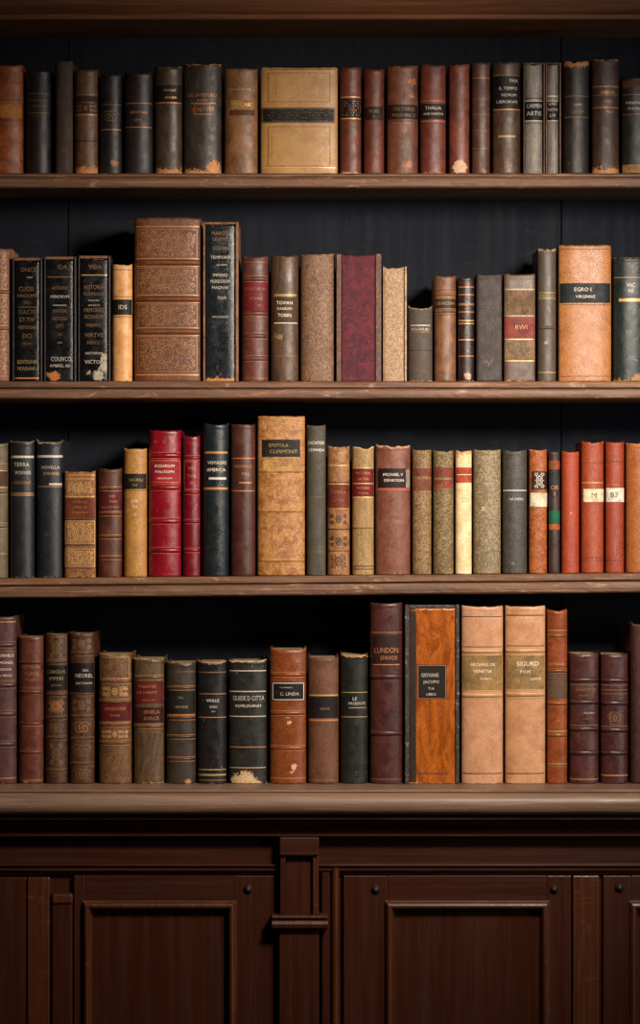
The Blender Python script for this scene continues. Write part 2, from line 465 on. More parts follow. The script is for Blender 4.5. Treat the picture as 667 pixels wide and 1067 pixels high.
LEATHERS = {}
def build_book(idx, row, x0, x1, top, base, label, o):
    rnd = random.Random(idx * 17 + 3); seed = idx + 1
    pxc = (x0 + x1) / 2
    if row == 3: zb = min(base_py(row, x0), base_py(row, x1))
    else: zb = base_py(row, pxc)
    zbase = Z(zb) + .0003
    h = Z(top) - zbase; w = (x1 - x0) * S - .0021
    root = empty('book', (X(pxc), o.get('y', 0.), zbase))
    tag(root, label, 'book', {1: 'old books on the top shelf', 2: 'old books on the second shelf', 3: 'old books on the third shelf', 4: 'old books on the ledge'}[row])
    if o.get('lean'): root.rotation_euler = (0, math.radians(o['lean']), 0)
    zz = lambda py: Z(py) - zbase
    tex = o.get('tex', 'leather'); rough = o.get('rough', .45) - .05
    col2 = o.get('col2'); wearc = o.get('wearc', 'a57a50')
    if col2 is None:
        col2 = '%02x%02x%02x' % tuple(int(int(base[i:i + 2], 16) * .68) for i in (0, 2, 4))
    mat = leather('binding %d' % seed, base, col2, wearc, tex, rough, seed, o.get('spec', .4), o.get('bump', 1.), o.get('grit', 1.))
    bmat = mat
    if 'board' in o:
        bc = o['board']; bmat = leather('boards %d' % seed, bc, '%02x%02x%02x' % tuple(int(int(bc[i:i + 2], 16) * .6) for i in (0, 2, 4)), o.get('bwear', wearc), o.get('btex', 'leather'), .55, seed + .5)
    depth = o.get('depth', rnd.uniform(.138, .172))
    proud = o.get('proud')                 # boards that stand proud on both sides of the spine: (left px, right px)
    flat = o.get('flat', False)
    b = min(.017, w * .36) if not flat else min(.0035, w * .1)
    b = o.get('b', b); e = 5. if flat else o.get('e', 2.05)
    xo = 0.
    if proud:
        pl, pr = proud[0] * S, proud[1] * S
        sw = w - pl - pr; xo = (pl - pr) / 2
        sp = Spine(sw, h - o.get('inset', .8) * S, b, e, .0028)
    else: sp = Spine(w, h, b, e)
    hold = root
    def put(ob):
        if ob is not None and xo: ob.location.x = xo
        return ob
    o = dict(o)
    o['_blobs'] = [(fx * sp.w / 2, zz(py), r * S, s) for fx, py, r, s in o.get('blobs', [])]
    o['_grooves'] = [zz(py) for py in o.get('grooves', [])]
    # boards
    t = min(.0034, w * .12)
    if proud:
        for sx, q in ((-1, pl), (1, pr)):
            xa, xb = (-w / 2, -w / 2 + q - .0004) if sx < 0 else (w / 2 - q + .0004, w / 2)
            ob = box('cover_board', xa, xb, 0, depth, .0001, h, bmat, hold, .0012, 2, o.get('bw', .3))
    else:
        for sx in (-1, 1):
            xa, xb = sorted((sx * (w / 2 - .0003), sx * (w / 2 - .0003 - t)))
            box('cover_board', xa, xb, b + .004, depth, .0001, h + .0004 * rnd.random(), bmat, hold, .0007, 2, .2)
    if o.get('head'):                       # leather turned over the head, seen above a sunk spine
        hc = o['head']; hm = leather('head leather %d' % seed, hc, '%02x%02x%02x' % tuple(int(int(hc[i:i + 2], 16) * .65) for i in (0, 2, 4)), o.get('bwear', wearc), 'blotch', .5, seed + .3)
        put(box('head_turn_in', -sp.w / 2 + .0002, sp.w / 2 - .0002, sp.y0 - .0012, sp.y0 + .012, sp.h - .0004, h - .0006, hm, hold, .0009, 2, .35))
    put(make_spine('spine', sp, mat, hold, o, seed))
    # page block, a little lower than the boards, hollowed at the head near the spine
    px = (w / 2 - t - .0004) if not proud else (w / 2 - max(pl, pr) - .0002 if pl == pr else w / 2 - max(pl, pr))
    pb = box('page_block', -px, px, sp.y0 + b + .0025, depth - .004, .003, h - .0035 - o.get('drop', 0) * S, PAPER, hold, .0006, 1)
    W = sp.w
    # raised bands
    bh = o.get('bh', 4.5) * S * 1.12; bo = o.get('bo', .0017) * 1.5
    for py in o.get('bands', []):
        bd = put(band(sp, zz(py), bh, bo, mat, hold))
        if o.get('bgilt'):
            for d in (-1, 1):
                T = Tool(sp); T.hline(zz(py) + d * (bh / 2 + .0006), .0011, -W * .47, W * .47); T.build('gilt_rule', FOIL[o['bgilt']], bd)
    # ruled lines
    for L in o.get('lines', []):
        py, th, c = L[:3]; fl, fr = (L[3], L[4]) if len(L) > 3 else (-.94, .94)
        T = Tool(sp); T.hline(zz(py), th * S, fl * W / 2, fr * W / 2); put(T.build('gilt_rule' if c not in 'bk' else 'dark_rule', FOIL[c], hold))
    # framed and ornamented panels: (py0, py1, colour, kind)
    for P in o.get('panels', []):
        p0, p1, c, kind = P[:4]; fx = P[4] if len(P) > 4 else .86; T = Tool(sp)
        z0, z1 = sorted((zz(p0), zz(p1))); xl, xr = -W / 2 * fx, W / 2 * fx
        lw = o.get('lw', .55) * S
        if 'f' in kind: T.rect(xl, xr, z0, z1, lw)
        if 'F' in kind:
            T.rect(xl, xr, z0, z1, lw); T.rect(xl + 2 * S, xr - 2 * S, z0 + 2 * S, z1 - 2 * S, lw * .7)
        if 'a' in kind: arabesque(T, xl + 1.3 * S, xr - 1.3 * S, z0 + 1.3 * S, z1 - 1.3 * S, lw, rnd, True)
        if 'A' in kind: filigree(T, xl + 1.6 * S, xr - 1.6 * S, z0 + 1.6 * S, z1 - 1.6 * S, lw, rnd, o.get('fil', 1.))
        if 's' in kind:
            for q in (-1, 1): T.spiral(q * W * .1, (z0 + z1) / 2, min(W * .3, (z1 - z0) * .4), .4, 1.6, lw, q)
        if 'd' in kind:   # dense key pattern
            nx = int((xr - xl) / (1.7 * S)); nz_ = max(1, int((z1 - z0) / (2.6 * S)))
            for i in range(nx):
                for j in range(nz_):
                    x, z = xl + (xr - xl) * (i + .5) / nx, z0 + (z1 - z0) * (j + .5) / nz_
                    if rnd.random() < .75: T.leaf(x - .4 * S, z - .7 * S, rnd.uniform(.3, 2.6), rnd.uniform(.9, 1.9) * S, .6 * S)
        if 'x' in kind:   # crossing diagonals
            T.ribbon([(xl, z0), (xr, z1)], lw); T.ribbon([(xl, z1), (xr, z0)], lw)
        put(T.build('tooled_ornament', FOIL[c], hold))
    # labels with their lettering
    def lettering(T, rows):
        for R in rows:
            py, hh, txt = R[:3]; fx = R[3] if len(R) > 3 else 0.; fw = R[4] if len(R) > 4 else .8
            T.text(txt, fx * W / 2, zz(py), hh * S * .86, fw * W * .94)
    for Lb in o.get('labels', []):
        p0, p1, c = Lb[:3]; q = Lb[3] if len(Lb) > 3 else {}
        key = (c, q.get('tex', 'leather'))
        if key not in LEATHERS:
            LEATHERS[key] = leather('label leather ' + c, c, '%02x%02x%02x' % tuple(int(int(c[i:i + 2], 16) * .7) for i in (0, 2, 4)), q.get('wearc', '7a5638'), key[1], .5, len(LEATHERS) + 40, .22)
        z0, z1 = sorted((zz(p0), zz(p1))); fl, fr = q.get('x', (-.95, .95))
        lb = put(patch('title_label', sp, fl * W / 2, fr * W / 2, z0, z1, .00015, q.get('th', .0004), LEATHERS[key], hold, q.get('wear', .12), 17, .0004))
        T = Tool(sp, .0009); 
        if q.get('frame'):
            T2 = Tool(sp, .00085); m = .9 * S
            T2.rect(fl * W / 2 + m, fr * W / 2 - m, z0 + m, z1 - m, .6 * S)
            T2.build('gilt_border', FOIL[q['frame']], lb)
        if q.get('rule'):
            T2 = Tool(sp, .00085)
            for zq in (z0 + .5 * S, z1 - .5 * S): T2.hline(zq, .8 * S, fl * W / 2, fr * W / 2)
            T2.build('gilt_border', FOIL[q['rule']], lb)
        if q.get('pattern'):
            nx = int((fr - fl) * W / 2 / (1.5 * S)); nz_ = max(1, int((z1 - z0 - 2 * S) / (2.4 * S)))
            for i in range(nx):
                for j in range(nz_):
                    x, z = fl * W / 2 + (fr - fl) * W / 2 * (i + .5) / nx, z0 + S + (z1 - z0 - 2 * S) * (j + .5) / nz_
                    if rnd.random() < .5: T.leaf(x - .3 * S, z - .5 * S, rnd.uniform(.2, 2.8), rnd.uniform(.9, 1.8) * S, .55 * S)
        if q.get('arab'): arabesque(T, fl * W / 2 + S, fr * W / 2 - S, z0 + S, z1 - S, .5 * S, rnd, True)
        lettering(T, q.get('text', []))
        T.build('gilt_lettering', FOIL[q.get('ink', 'g')], lb)
    for c, rows in o.get('text', {}).items():
        T = Tool(sp); lettering(T, rows); put(T.build('gilt_lettering', FOIL[c], hold))
    return root

# ================================================================ TOP SHELF
B(1, -14, 24, 67, '9c5227', 'orange-brown leather book with bright gilt panel beside a thin black book', wearc='c07a40', labels=[(108.5, 122.5, 'c47a30', dict(x=(-.9, .9), text=[(116, 4, 'ORIEL')], ink='g'))], lines=[(86, .6, 'b'), (104, .7, 'b'), (125, .7, 'b')], wear=(.3, .5, .2))
B(1, 26, 53, 72, '2b221f', 'plain black leather book with two small lines of gilt title and low rule', labels=[], lines=[(97.5, .6, 'd'), (117.5, .6, 'd'), (147.5, .5, 'b')], text={'d': [(104.5, 2.6, 'ENNALS OF TIME'), (110.5, 2.4, 'LONDONIA')]}, dip=1.2, wearc='4a3a30')
B(1, 56, 76, 63, '4a3a2e', 'tall thin grey-brown cloth book without any lettering on the top shelf', tex='cloth', rough=.8, wearc='6a5844', cap=.4)
B(1, 76.5, 102, 72, '6a4730', 'brown book with three dark bands and orange scuffed foot', wearc='c07c48', wear=(.45, 1.0, .35), wlen=(.004, .017), labels=[(100, 106, '3a2418'), (107.5, 118, '3c271a', dict(arab=1, ink='d'))], lines=[(98.5, .8, 'd'), (119.5, 1.4, 'o'), (147, 1.2, 'k')], tear=1.2)
B(1, 103.5, 127, 77, '262023', 'blue-black book with a small round gilt emblem between two rules', wearc='9a6a40', lines=[(109, .7, 'd'), (135, .9, 'o')], panels=[(113, 130, 'd', 's', .5)], blobs=[(.35, 170, 6, .75), (-.3, 154, 3, .4)], horn=2.2, dip=0)
B(1, 128.5, 159.5, 75, '2a2121', 'black book with two gilt title lines framed by coppery rules on top shelf', wearc='7a5a40', lines=[(107.5, .7, 'o'), (132.5, .8, 'o')], text={'o': [(117, 3.2, 'NEWMAN'), (125, 3, 'LEVIS')]}, blobs=[(.4, 157, 3, .4)])
B(1, 160, 190, 69, '4a3828', 'dark olive-brown book with black label lettered in gilt, scuffed orange foot', wearc='b07a48', wear=(.6, .95, .35), wlen=(.005, .013), tex='marble', labels=[(88.5, 106, '191312', dict(text=[(94, 2.8, 'MOSAIC', .15), (101.5, 2.8, 'ANNEX', .2)], ink='g'))], lines=[(107, 1.2, 'o')])
B(1, 190.5, 231, 66, '3e342c', 'thick dark brown book with orange gilt title and worn orange corners', wearc='c08250', wear=(.7, .9, .5), wlen=(.006, .012), tex='marble', text={'o': [(99, 4, 'DE LA REPUBLI'), (104.5, 3.2, 'ROME'), (114, 5, 'VITAE', -.3, .3), (113, 4.4, 'OPER', .35, .3)]}, lines=[(107.5, .9, 'o', -.6, .7), (119, .9, 'd', -.5, .6)], blobs=[(.6, 174, 9, .95)], panels=[(109, 119, 'o', 'f', .42)], tear=1.5)
B(1, 233, 269, 70.5, '8a5e3a', 'mid-brown book with short gold label, next to the widest tan volume', wearc='c49a68', labels=[(104, 113.5, 'a67a3c', dict(x=(-.6, .75), text=[(109, 4, 'MEMORIE')], ink='g')), (114.5, 120, '5c3018', dict(x=(-.65, .8)))], lines=[(93, .8, 'y', -.8, .6)], wear=(.3, .5, .1))
B(1, 271, 352.5, 70, 'b0824a', 'very wide tan book with a black ornamented band across its spine', col2='99703e', wearc='d2a86a', rough=.4, b=.010, e=3.2, labels=[(112, 128, '1b1613', dict(x=(-.97, .93), pattern=1, frame='d', ink='d'))], panels=[(76, 106, 'b', 'f', .8), (80, 102, 'y', 'f', .6), (132, 173, 'b', 'f', .8), (137, 166, 'y', 'f', .7)], text={'y': [(146, 5, 'LEX', .0, .2)]}, lw=.45, grit=.5, wear=(.3, .5, .3), lines=[(72.5, .5, 'b'), (174.5, .8, 'g')], dip=.3)
B(1, 354, 377, 69, '6b3322', 'narrow red-brown book with dark gilt label, touching the wide tan volume', wearc='c49070', wear=(.35, .8, .2), wlen=(.004, .006), labels=[(103, 122, '2a1812', dict(pattern=1, ink='g'))], lines=[(101, 1, 'g'), (123.5, 1, 'g')])
B(1, 378.5, 401, 71, '683020', 'slim reddish-brown book with small black label and no rules', wearc='a06444', labels=[(111, 125, '2e1711', dict(x=(-.85, .85), text=[(116, 3.4, 'FIDES'), (121.5, 2.6, 'II')], ink='d'))], lines=[(126, .6, 'b')], dip=1)
B(1, 402.5, 436.5, 68, '72402a', 'broad red-brown book with orange streaks above black pressed label', wearc='b4704a', wear=(.6, .6, .4), tex='leather', labels=[(109, 124, '2a1611', dict(text=[(113.5, 4.2, 'HISTORIE', .1), (120, 4, 'PROVINCE', .1)], ink='d'))], lines=[(126, .7, 'b'), (128, .6, 'd', -.7, .7)], blobs=[(.55, 85, 8, .6), (.55, 98, 7, .55), (.4, 172, 6, .7), (-.1, 137, 5, .4)], tear=1.2)
B(1, 437.5, 465.5, 66.5, '74372a', 'red-brown book with black label and torn head, fourth of the reddish books', wearc='a8644c', wear=(.55, .7, .3), labels=[(108, 124, '231613', dict(text=[(112.5, 3.8, 'THALIA'), (118.5, 2.8, 'AND REASON')], ink='s'))], lines=[(105, .7, 'o'), (126, .8, 'o'), (129, .6, 'b')], tear=1.6)
B(1, 467.5, 490, 66.5, '7c3f2e', 'plain reddish book with a pale flaked patch at its foot', wearc='c9a488', wear=(.5, .5, .2), lines=[(86, .8, 'b'), (104, .8, 'b'), (108, .6, 'b'), (116, .7, 'b')], blobs=[(.05, 174, 7.5, 1.3)], tear=1.4)
B(1, 491.5, 511.5, 64, '5b382c', 'thin dark brown book with evenly spaced faint gilt rules on top shelf', wearc='a0705a', lines=[(81, .7, 'o'), (103, .7, 'd'), (119, .7, 'd'), (136, .7, 'd'), (154.5, .7, 'd')], text={'d': [(110, 4, 'IV')]}, blobs=[(.3, 178, 4, .8)])
B(1, 513, 543.5, 64, '523828', 'dark brown book with tall black label lettered in silver on top shelf', wearc='9a6a4a', tex='marble', labels=[(79, 113, '1c1412', dict(text=[(84, 4, 'PAX', .5, .3), (92, 3.6, 'IL TEMPO', .1), (99, 3.4, 'NOVUM', .15), (106, 3.6, 'LIBRORVM', .0)], ink='s'))], lines=[(78.3, .8, 'd'), (114, 1.2, 'o'), (142, 2.2, 'y', -.6, .6)], blobs=[(.2, 172, 6, .6)], wear=(.4, .5, .2))
B(1, 545, 568, 65, '8c8378', 'silvery grey book with black title block, one half of the grey pair', col2='5c554c', wearc='b8a890', tex='cloth', rough=.38, board='5a3a24', bwear='b08050', proud=(1.2, .6), head='6a4428', inset=1.4, labels=[(104.5, 126, '1b1816', dict(text=[(110, 5, 'CARMEN'), (118, 5, 'ARTIS')], ink='s', rule='s'))], lines=[(102, .8, 'k'), (128, .6, 'k')])
B(1, 568.7, 585.5, 65, '857c74', 'thinner silvery grey book with lettered title block inside brown worn boards', col2='57504a', wearc='b8a890', tex='cloth', rough=.38, board='5a3a24', bwear='b08050', proud=(.6, 2.2), head='6a4428', inset=1.4, labels=[(104.5, 126, '24201e', dict(text=[(108, 3.4, 'IDES'), (114, 3.4, 'NOTA'), (120, 3.4, 'LIX')], ink='s', rule='s'))], lines=[(100, 1.4, 's')])
B(1, 587, 615, 63, '2c2421', 'black book with ragged orange torn head on the top shelf', wearc='a86c3c', wear=(1.2, .45, .2), wlen=(.011, .004), lines=[(100, .6, 'd'), (122, .7, 'd')], text={'s': [(109, 2.8, 'CIVIS', .1, .6)], 'd': [(116.5, 3.6, 'LEGVM', .1, .6)]}, tear=2.4)
B(1, 617, 646.5, 61, '453026', 'tallest dark brown book on the top shelf with gilt title and scuffed orange foot', wearc='b07c4c', wear=(.6, 1., .35), wlen=(.006, .014), lines=[(90, .8, 'o'), (99, .7, 'd'), (112, .8, 'o')], text={'g': [(96, 3.6, 'GALLIA', .1, .7)], 'o': [(105.5, 3.4, 'TOM', .1, .5), (116.5, 3, 'MDC', .3, .5)]}, tear=1)
B(1, 648, 682, 79, '23201f', 'short black book with brown head strip and golden band at its foot', wearc='6a4a34', labels=[(83, 91, '5a3a26'), (171.5, 180, 'a07840', dict(wear=.4, wearc='5a3a20'))], text={'s': [(107, 3.4, 'MINERVA', -.2, .7), (113, 2.8, 'POETICA', -.2, .7)]}, lines=[(98.5, .7, 'd'), (119, .6, 'd')])

# ================================================================ SECOND SHELF
B(2, -24, 11.8, 258.5, '8a5838', 'edge of a tan book stamped with scrolls, beside three black books', wearc='c48a60', tex='blotch', wear=(.4, .4, .5), panels=[(264, 301, 't', 'fA'), (307, 340, 't', 'fA'), (348, 392, 't', 'fA')], bands=[304, 342], bgilt='o', lw=.6, board='a87a5c')
B(2, 12.5, 44.5, 268, '100f10', 'black lettered book with thin gilt line at its foot, first of three alike', rough=.3, wearc='5e4c3a', proud=(1.5, 2.4), inset=3.2, board='26211f', bwear='7c5a3c', head='8a5430', wear=(.3, .35, .08), flat=True, text={'d': [(281, 5, 'ONICS', .1, .6), (301, 5.5, 'CUCIIS', -.05, .62), (308, 3.6, 'MANUSCRIPTI', 0, .8), (315, 3, 'VELL', 0, .4), (325, 5, 'O.A.C.ITI', 0, .7), (333, 5, 'ET.TIV', 0, .6), (341, 4.5, 'MEMORIAE', 0, .7), (350, 5, 'DCI', 0, .5), (358, 2.6, 'MDXX', 0, .4)], 'y': [(377, 4.6, 'EDITIONE', 0, .78), (384, 4.2, 'MONDANE I', 0, .78)], 's': [(289, 1.8, 'TIMEO', .2, .5)]}, lines=[(320, .5, 'd', -.7, .7), (394, 1.6, 'o', -.9, .9)])
B(2, 45.5, 80, 267, '131213', 'black lettered book with orange scuffed foot, middle one of three alike', rough=.3, wearc='b06a34', proud=(1.5, 2.6), inset=3, board='28221f', bwear='8a5c38', head='8a5430', wear=(.3, .35, .08), flat=True, text={'d': [(278, 5, 'IDA', .2, .5), (300, 4, 'ARTHURIA', 0, .6), (324, 4, 'VIATOR', 0, .55), (332, 4.2, 'HISTORIA', 0, .55), (340, 4, 'STT', 0, .3), (349, 4, 'JN', 0, .2)], 's': [(309, 3.6, 'MINORVM', .0, .7), (357, 1.4, 'LOND', 0, .3), (374, 5.4, 'COUIVCO', .1, .76), (381, 3.6, 'AMBREL AB', 0, .76)]}, lines=[(288.5, .8, 'd', -.9, .95), (318, .6, 's', -.5, .5)], blobs=[(-.4, 392, 6, 1.1), (-.9, 390, 4, .8)], panels=[(269, 395, 'd', '', .9)])
B(2, 81, 115.5, 266, '0f0f10', 'black lettered book with cracked grey corner and gilt top rule, third of three alike', rough=.3, wearc='a89a88', proud=(1.5, 2.4), inset=3, board='28221f', bwear='9a7048', head='8a5430', wear=(.3, .35, .08), flat=True, text={'d': [(278, 5, 'VIDA', .1, .6), (299, 5.4, 'HISTORIA', 0, .75), (306, 4, 'FLOREALIS', 0, .75), (323, 5, 'MEMORIES', 0, .75), (330, 5, 'NOVARVM', 0, .7), (339, 4, 'PRIMVS', 0, .7), (349, 5, 'VIRTVS', 0, .7), (357, 4, 'MDCC', 0, .5)], 's': [(313, 1.8, 'DE OPTIMO', 0, .7), (318, 1.6, 'REI PUBLICAE', 0, .76), (368, 3, 'NOTARVM', 0, .8), (377, 4.4, 'VICTOR', 0, .7)]}, lines=[(286.5, 1, 'g', -.9, .95)], blobs=[(.75, 372, 6, .75), (.75, 382, 7, .95), (.35, 391, 7, .95), (-.3, 388, 5, .5)], tear=1)
B(2, 115.8, 138, 275, 'd8a468', 'narrow cream book with small black label, between black and ornate brown books', col2='b87a40', wearc='a06838', labels=[(312, 328, '1d1714', dict(text=[(320, 5, 'IDS', .1, .5)], ink='s'))], lines=[(309, .6, 'b'), (330, .6, 'b'), (281, .7, 'b')], grit=.5, wear=(.4, .6, .15))
B(2, 139, 209.8, 227, '663a1c', 'widest ornate brown book, gilt scrolls stamped in four panels between bands', col2='4a2812', wearc='c48a54', tex='blotch', rough=.42, b=.011, e=3., wear=(.35, .4, .35), bands=[273.5, 311.5, 345.5], bh=6, bo=.0026, bgilt='o', panels=[(239, 269, 't', 'fA', .88), (279, 307, 't', 'fA', .88), (317, 341.5, 't', 'fA', .88), (350.5, 387, 't', 'fA', .88)], lw=.5, lines=[(236, 1, 'o'), (390.5, 1.6, 'o')], board='b08264', dip=-.8)
B(2, 211, 249, 231, '1b2024', 'tall glossy blue-black book with tan leather edging at head and foot', rough=.2, wearc='b07840', proud=(2.2, 3.2), inset=2.4, board='8a5c36', bwear='d0a070', wear=(.5, 1.1, .1), wlen=(.0035, .007), col2='14171a', head='8a5430', flat=True, b=.004, text={'d': [(243, 5, 'MARCO', 0, .6), (249, 4, 'LEONIS', 0, .6), (258.5, 4, 'SOLARII', .05, .6)], 's': [(268, 3.6, 'TEMPORIS', 0, .7), (276, 2.2, 'AD MMVI', .1, .4), (286.5, 3.4, 'IMPERIO', 0, .6), (293, 4, 'MUNDORUM', 0, .68), (299.5, 3.4, 'MAGNAE', 0, .6), (310.5, 3.6, 'TOM', .1, .3), (330, 2.2, 'APOLLONIUM', 0, .7)]})
B(2, 251.5, 280, 267, '66362b', 'maroon leather book with red title panel, beside the tall glossy blue-black book', wearc='a8705c', bands=[290.5, 326.5, 350, 373.5], bgilt='d', labels=[(294, 324, '6e1a20', dict(text=[(301, 3.6, 'STVDIORUM', 0, .85), (311, 3.6, 'ROMAE', .1, .5), (318, 2.8, 'VI', .3, .2)], ink='d'))], lines=[(273, .8, 'd'), (394, .8, 'd')], lw=.5)
B(2, 281.5, 311.5, 266, '58402e', 'dark brown scuffed book with white lettered square panel on second shelf', wearc='8c6a48', tex='marble', labels=[(310, 336, '4c3320', dict(x=(-.75, .8), text=[(315.5, 4, 'TOVIAN', 0, .6), (321.5, 3, 'KAGELIN', 0, .6), (328.5, 4, 'TOBIN', 0, .5)], ink='w'))], lines=[(307.5, 2.4, 'y', -.75, .85), (336.5, .8, 'w', -.75, .9), (371, .6, 'd')], blobs=[(-.8, 350, 10, .5), (-.3, 351, 4, .8)], panels=[])
B(2, 312.5, 349.3, 264, '4c3426', 'brassy brown book with crackled all-over texture and no title', col2='8e6a4e', wearc='b89272', tex='crackle', rough=.4, wear=(.5, .4, .4), labels=[], panels=[(300, 340, 'd', 's', .5)])
B(2, 350, 398, 264.5, '42101a', 'deep crimson book with crumpled spine set between mottled boards', col2='66202c', wearc='a04a54', tex='blotch', rough=.42, spec=.35, bump=2.2, proud=(5.2, 6.2), inset=.6, board='7a5444', bwear='c49a84', btex='crackle', flat=True, b=.003, wear=(.3, .3, .15))
B(2, 399, 424.5, 277.5, '86684a', 'pale tan book with rough diagonal scratches and light board edge', col2='b29272', wearc='d4b898', tex='crackle', proud=(.8, 2.6), inset=1, board='b49474', bwear='e0cbb0', flat=True, b=.003, wear=(.5, .4, .3), lines=[], tear=1)
B(2, 425, 451.5, 320.5, '4c4036', 'shortest grey-brown book on the second shelf with worn pale head', col2='453c36', wearc='a8926c', tex='cloth', rough=.7, wear=(.7, .65, .2), lines=[(339, .8, 's', -.8, .8), (346, .7, 'd', -.8, .8), (365, .7, 'k')], text={'s': [(343, 3, 'ECLOGUES', 0, .8)]}, horn=2.8, dip=.5, tear=1)
B(2, 452.3, 476, 287.5, '7c5236', 'slim mid-brown book with ribbed title band, next to the shortest book', wearc='b48a68', labels=[(311.5, 321, '332118', dict(text=[(316, 3.6, 'LEXICON', 0, .85)], ink='y'))], bands=[306.5, 324], bh=3, lines=[(302, .7, 'b'), (328, .7, 'b')], wear=(.4, .5, .3))
B(2, 477, 495, 288, '30201c', 'narrow near-black book with many close gilt rules and flaked foot', wearc='b08e78', lines=[(299, .9, 'o'), (307, .9, 'o'), (317, 2.4, 'd'), (325, .9, 'o'), (334, .9, 'g'), (337, .9, 'g'), (354, .9, 'g'), (371, .9, 'o')], blobs=[(.2, 392, 5, .95)], wear=(.3, .6, .2), rough=.35)
B(2, 495.8, 524, 285.5, '33241e', 'dark blank leather book with greyish scuffs low on its spine', col2='241915', wearc='75655a', tex='blotch', rough=.5, flat=True, b=.004, wear=(.3, .35, .3), blobs=[(-.1, 377, 12, .5), (.2, 386, 8, .5)], board='3c302c')
B(2, 524.8, 558.5, 285.5, '5c4634', 'olive-brown striped book with faded red lettered panel, beside the blank dark book', col2='473528', wearc='a88c6c', flat=True, b=.0045, labels=[(303, 328, '705438', dict(tex='blotch')), (330.5, 352.5, '7c2c20', dict(text=[(341, 5.5, 'RWI', .1, .5)], ink='t')), (355, 375, '80664a', dict(tex='blotch'))], lines=[(301.5, 1.2, 'y'), (329, .9, 'y'), (353.5, 1, 'g'), (376, 1, 'g')], wear=(.5, .55, .2))
B(2, 560, 580.5, 259, '4c4036', 'tall slim grey-brown book with bands and scuffed head beside big tan book', col2='463d36', wearc='b08c6c', wear=(.7, .5, .35), wlen=(.009, .006), bands=[341.5], bh=3, lines=[(305, .8, 'y'), (311, .8, 'y'), (388, 1, 'y')], text={'y': [(308.3, 4, 'MDCLX', 0, .85)]}, blobs=[(-.1, 357, 3, .7)], tear=1.5)
B(2, 582, 638.2, 255.5, 'aa7244', 'big light tan leather book with broad black label across it', col2='966036', wearc='d0a070', rough=.36, b=.014, e=2.4, labels=[(295, 315.5, '182022', dict(text=[(301.5, 4.6, 'EGRO I', -.1, .4), (309, 3.6, 'VIRGINIVS', 0, .5)], ink='s', grit=.6, wear=.25))], lines=[(259.5, .6, 'b'), (317.5, .6, 'b'), (392, .6, 'b')], wear=(.4, .45, .3), tex='leather', dip=-.2)
B(2, 639.3, 676, 267.5, '1f2a28', 'dark green book with thin gold band, beside big tan book', col2='18201f', wearc='9a6c3c', wear=(.6, .7, .2), wlen=(.005, .008), lines=[(289, .7, 'y'), (312.5, 3.2, 'g', -.7, .95)], text={'s': [(297, 5, 'VIC', 0, .5), (303, 4, 'RE', .0, .4)]}, blobs=[(.4, 393, 6, .9)], rough=.35)

# ================================================================ THIRD SHELF
B(3, -20, 8.2, 461.5, '6a5c42', 'sliver of an olive leather book with banded label beside charcoal books', col2='544832', wearc='a89468', bands=[548, 512], bgilt='y', labels=[(490, 508, '5a3826', dict(rule='g'))], lines=[(577, 1, 'y'), (483, .8, 'y')])
B(3, 9, 35.8, 459.5, '26282a', 'charcoal book with three gilt title lines and level head', col2='1d1e20', wearc='8a7458', rough=.42, wear=(.75, .6, .15), lines=[(476, 2.4, 's'), (514, .8, 'g'), (516, .8, 'g'), ], text={'s': [(484, 4.6, 'TERRA', 0, .65), (492.5, 4.2, 'WORNER', .1, .7)], 'o': [(503, 3.4, 'CRESCENT', 0, .8)]}, tear=1.2)
B(3, 36.5, 66, 458.5, '26282b', 'charcoal book with torn dipped head and silver-ruled title', col2='1d1e21', wearc='8a745c', rough=.42, wear=(.7, .6, .15), lines=[(475.5, 2.4, 's'), (504.5, 2, 's', 0, .9), (507, 1.6, 'd')], text={'s': [(487, 3.6, 'NOVELLA', .1, .7)], 'g': [(493.5, 3.6, 'EVENING', .15, .6)]}, dip=3.2, horn=1.5, tear=3.2, depth=.175)
B(3, 66.6, 100, 491, 'a06a34', 'short book covered in gold tooling with a red-brown title panel', col2='6a3a1c', wearc='d8a868', tex='crackle', rough=.36, wear=(.5, .6, .4), flat=True, b=.005, labels=[(519, 540, '6a3018', dict(text=[(523, 2.6, 'STORIA DI', 0, .8), (528.5, 2.6, 'ROMA VII', 0, .8), (534, 2.4, 'A. MARTINO', 0, .8)], ink='o'))], panels=[(501, 516, 'g', 'A', .94), (543, 566, 'g', 'fA', .94), (572, 590, 'g', 'fA', .94)], fil=1.5, lines=[(495, 1, 'g'), (499, .9, 'g'), (517.5, 1.2, 'g'), (541.3, 1.4, 'k'), (568, 1.6, 'b'), (592, 1, 'b')], lw=.75)
B(3, 101, 127.3, 488, '5c3222', 'dark red-brown banded book beside the gold-tooled book', wearc='a06c48', bands=[509.5, 535.5, 559.5, 581], bh=3, bgilt='o', labels=[(512, 531, '571c20', dict(text=[(517, 3.4, 'HEI', .2, .5), (522.5, 2.8, 'MAN', .3, .4), (528.5, 2.2, 'PRAECEPTORIS', 0, .9)], ink='o'))], wear=(.35, .5, .3))
B(3, 127.7, 153.2, 467, 'b07e40', 'narrow golden-tan book with black label near its head', col2='9c6a34', wearc='dcb078', labels=[(493.5, 509.5, '231a14', dict(text=[(500, 3.6, 'NOBILI', .1, .65), (505.5, 2.6, 'TRE', 0, .4)], ink='y'))], text={'w': [(522, 3, 'DER', .0, .4), (528, 2.4, 'SIEB', .0, .35), (536.5, 3.6, 'O', 0, .2)]}, lines=[(511, .6, 'b')], wear=(.3, .4, .2))
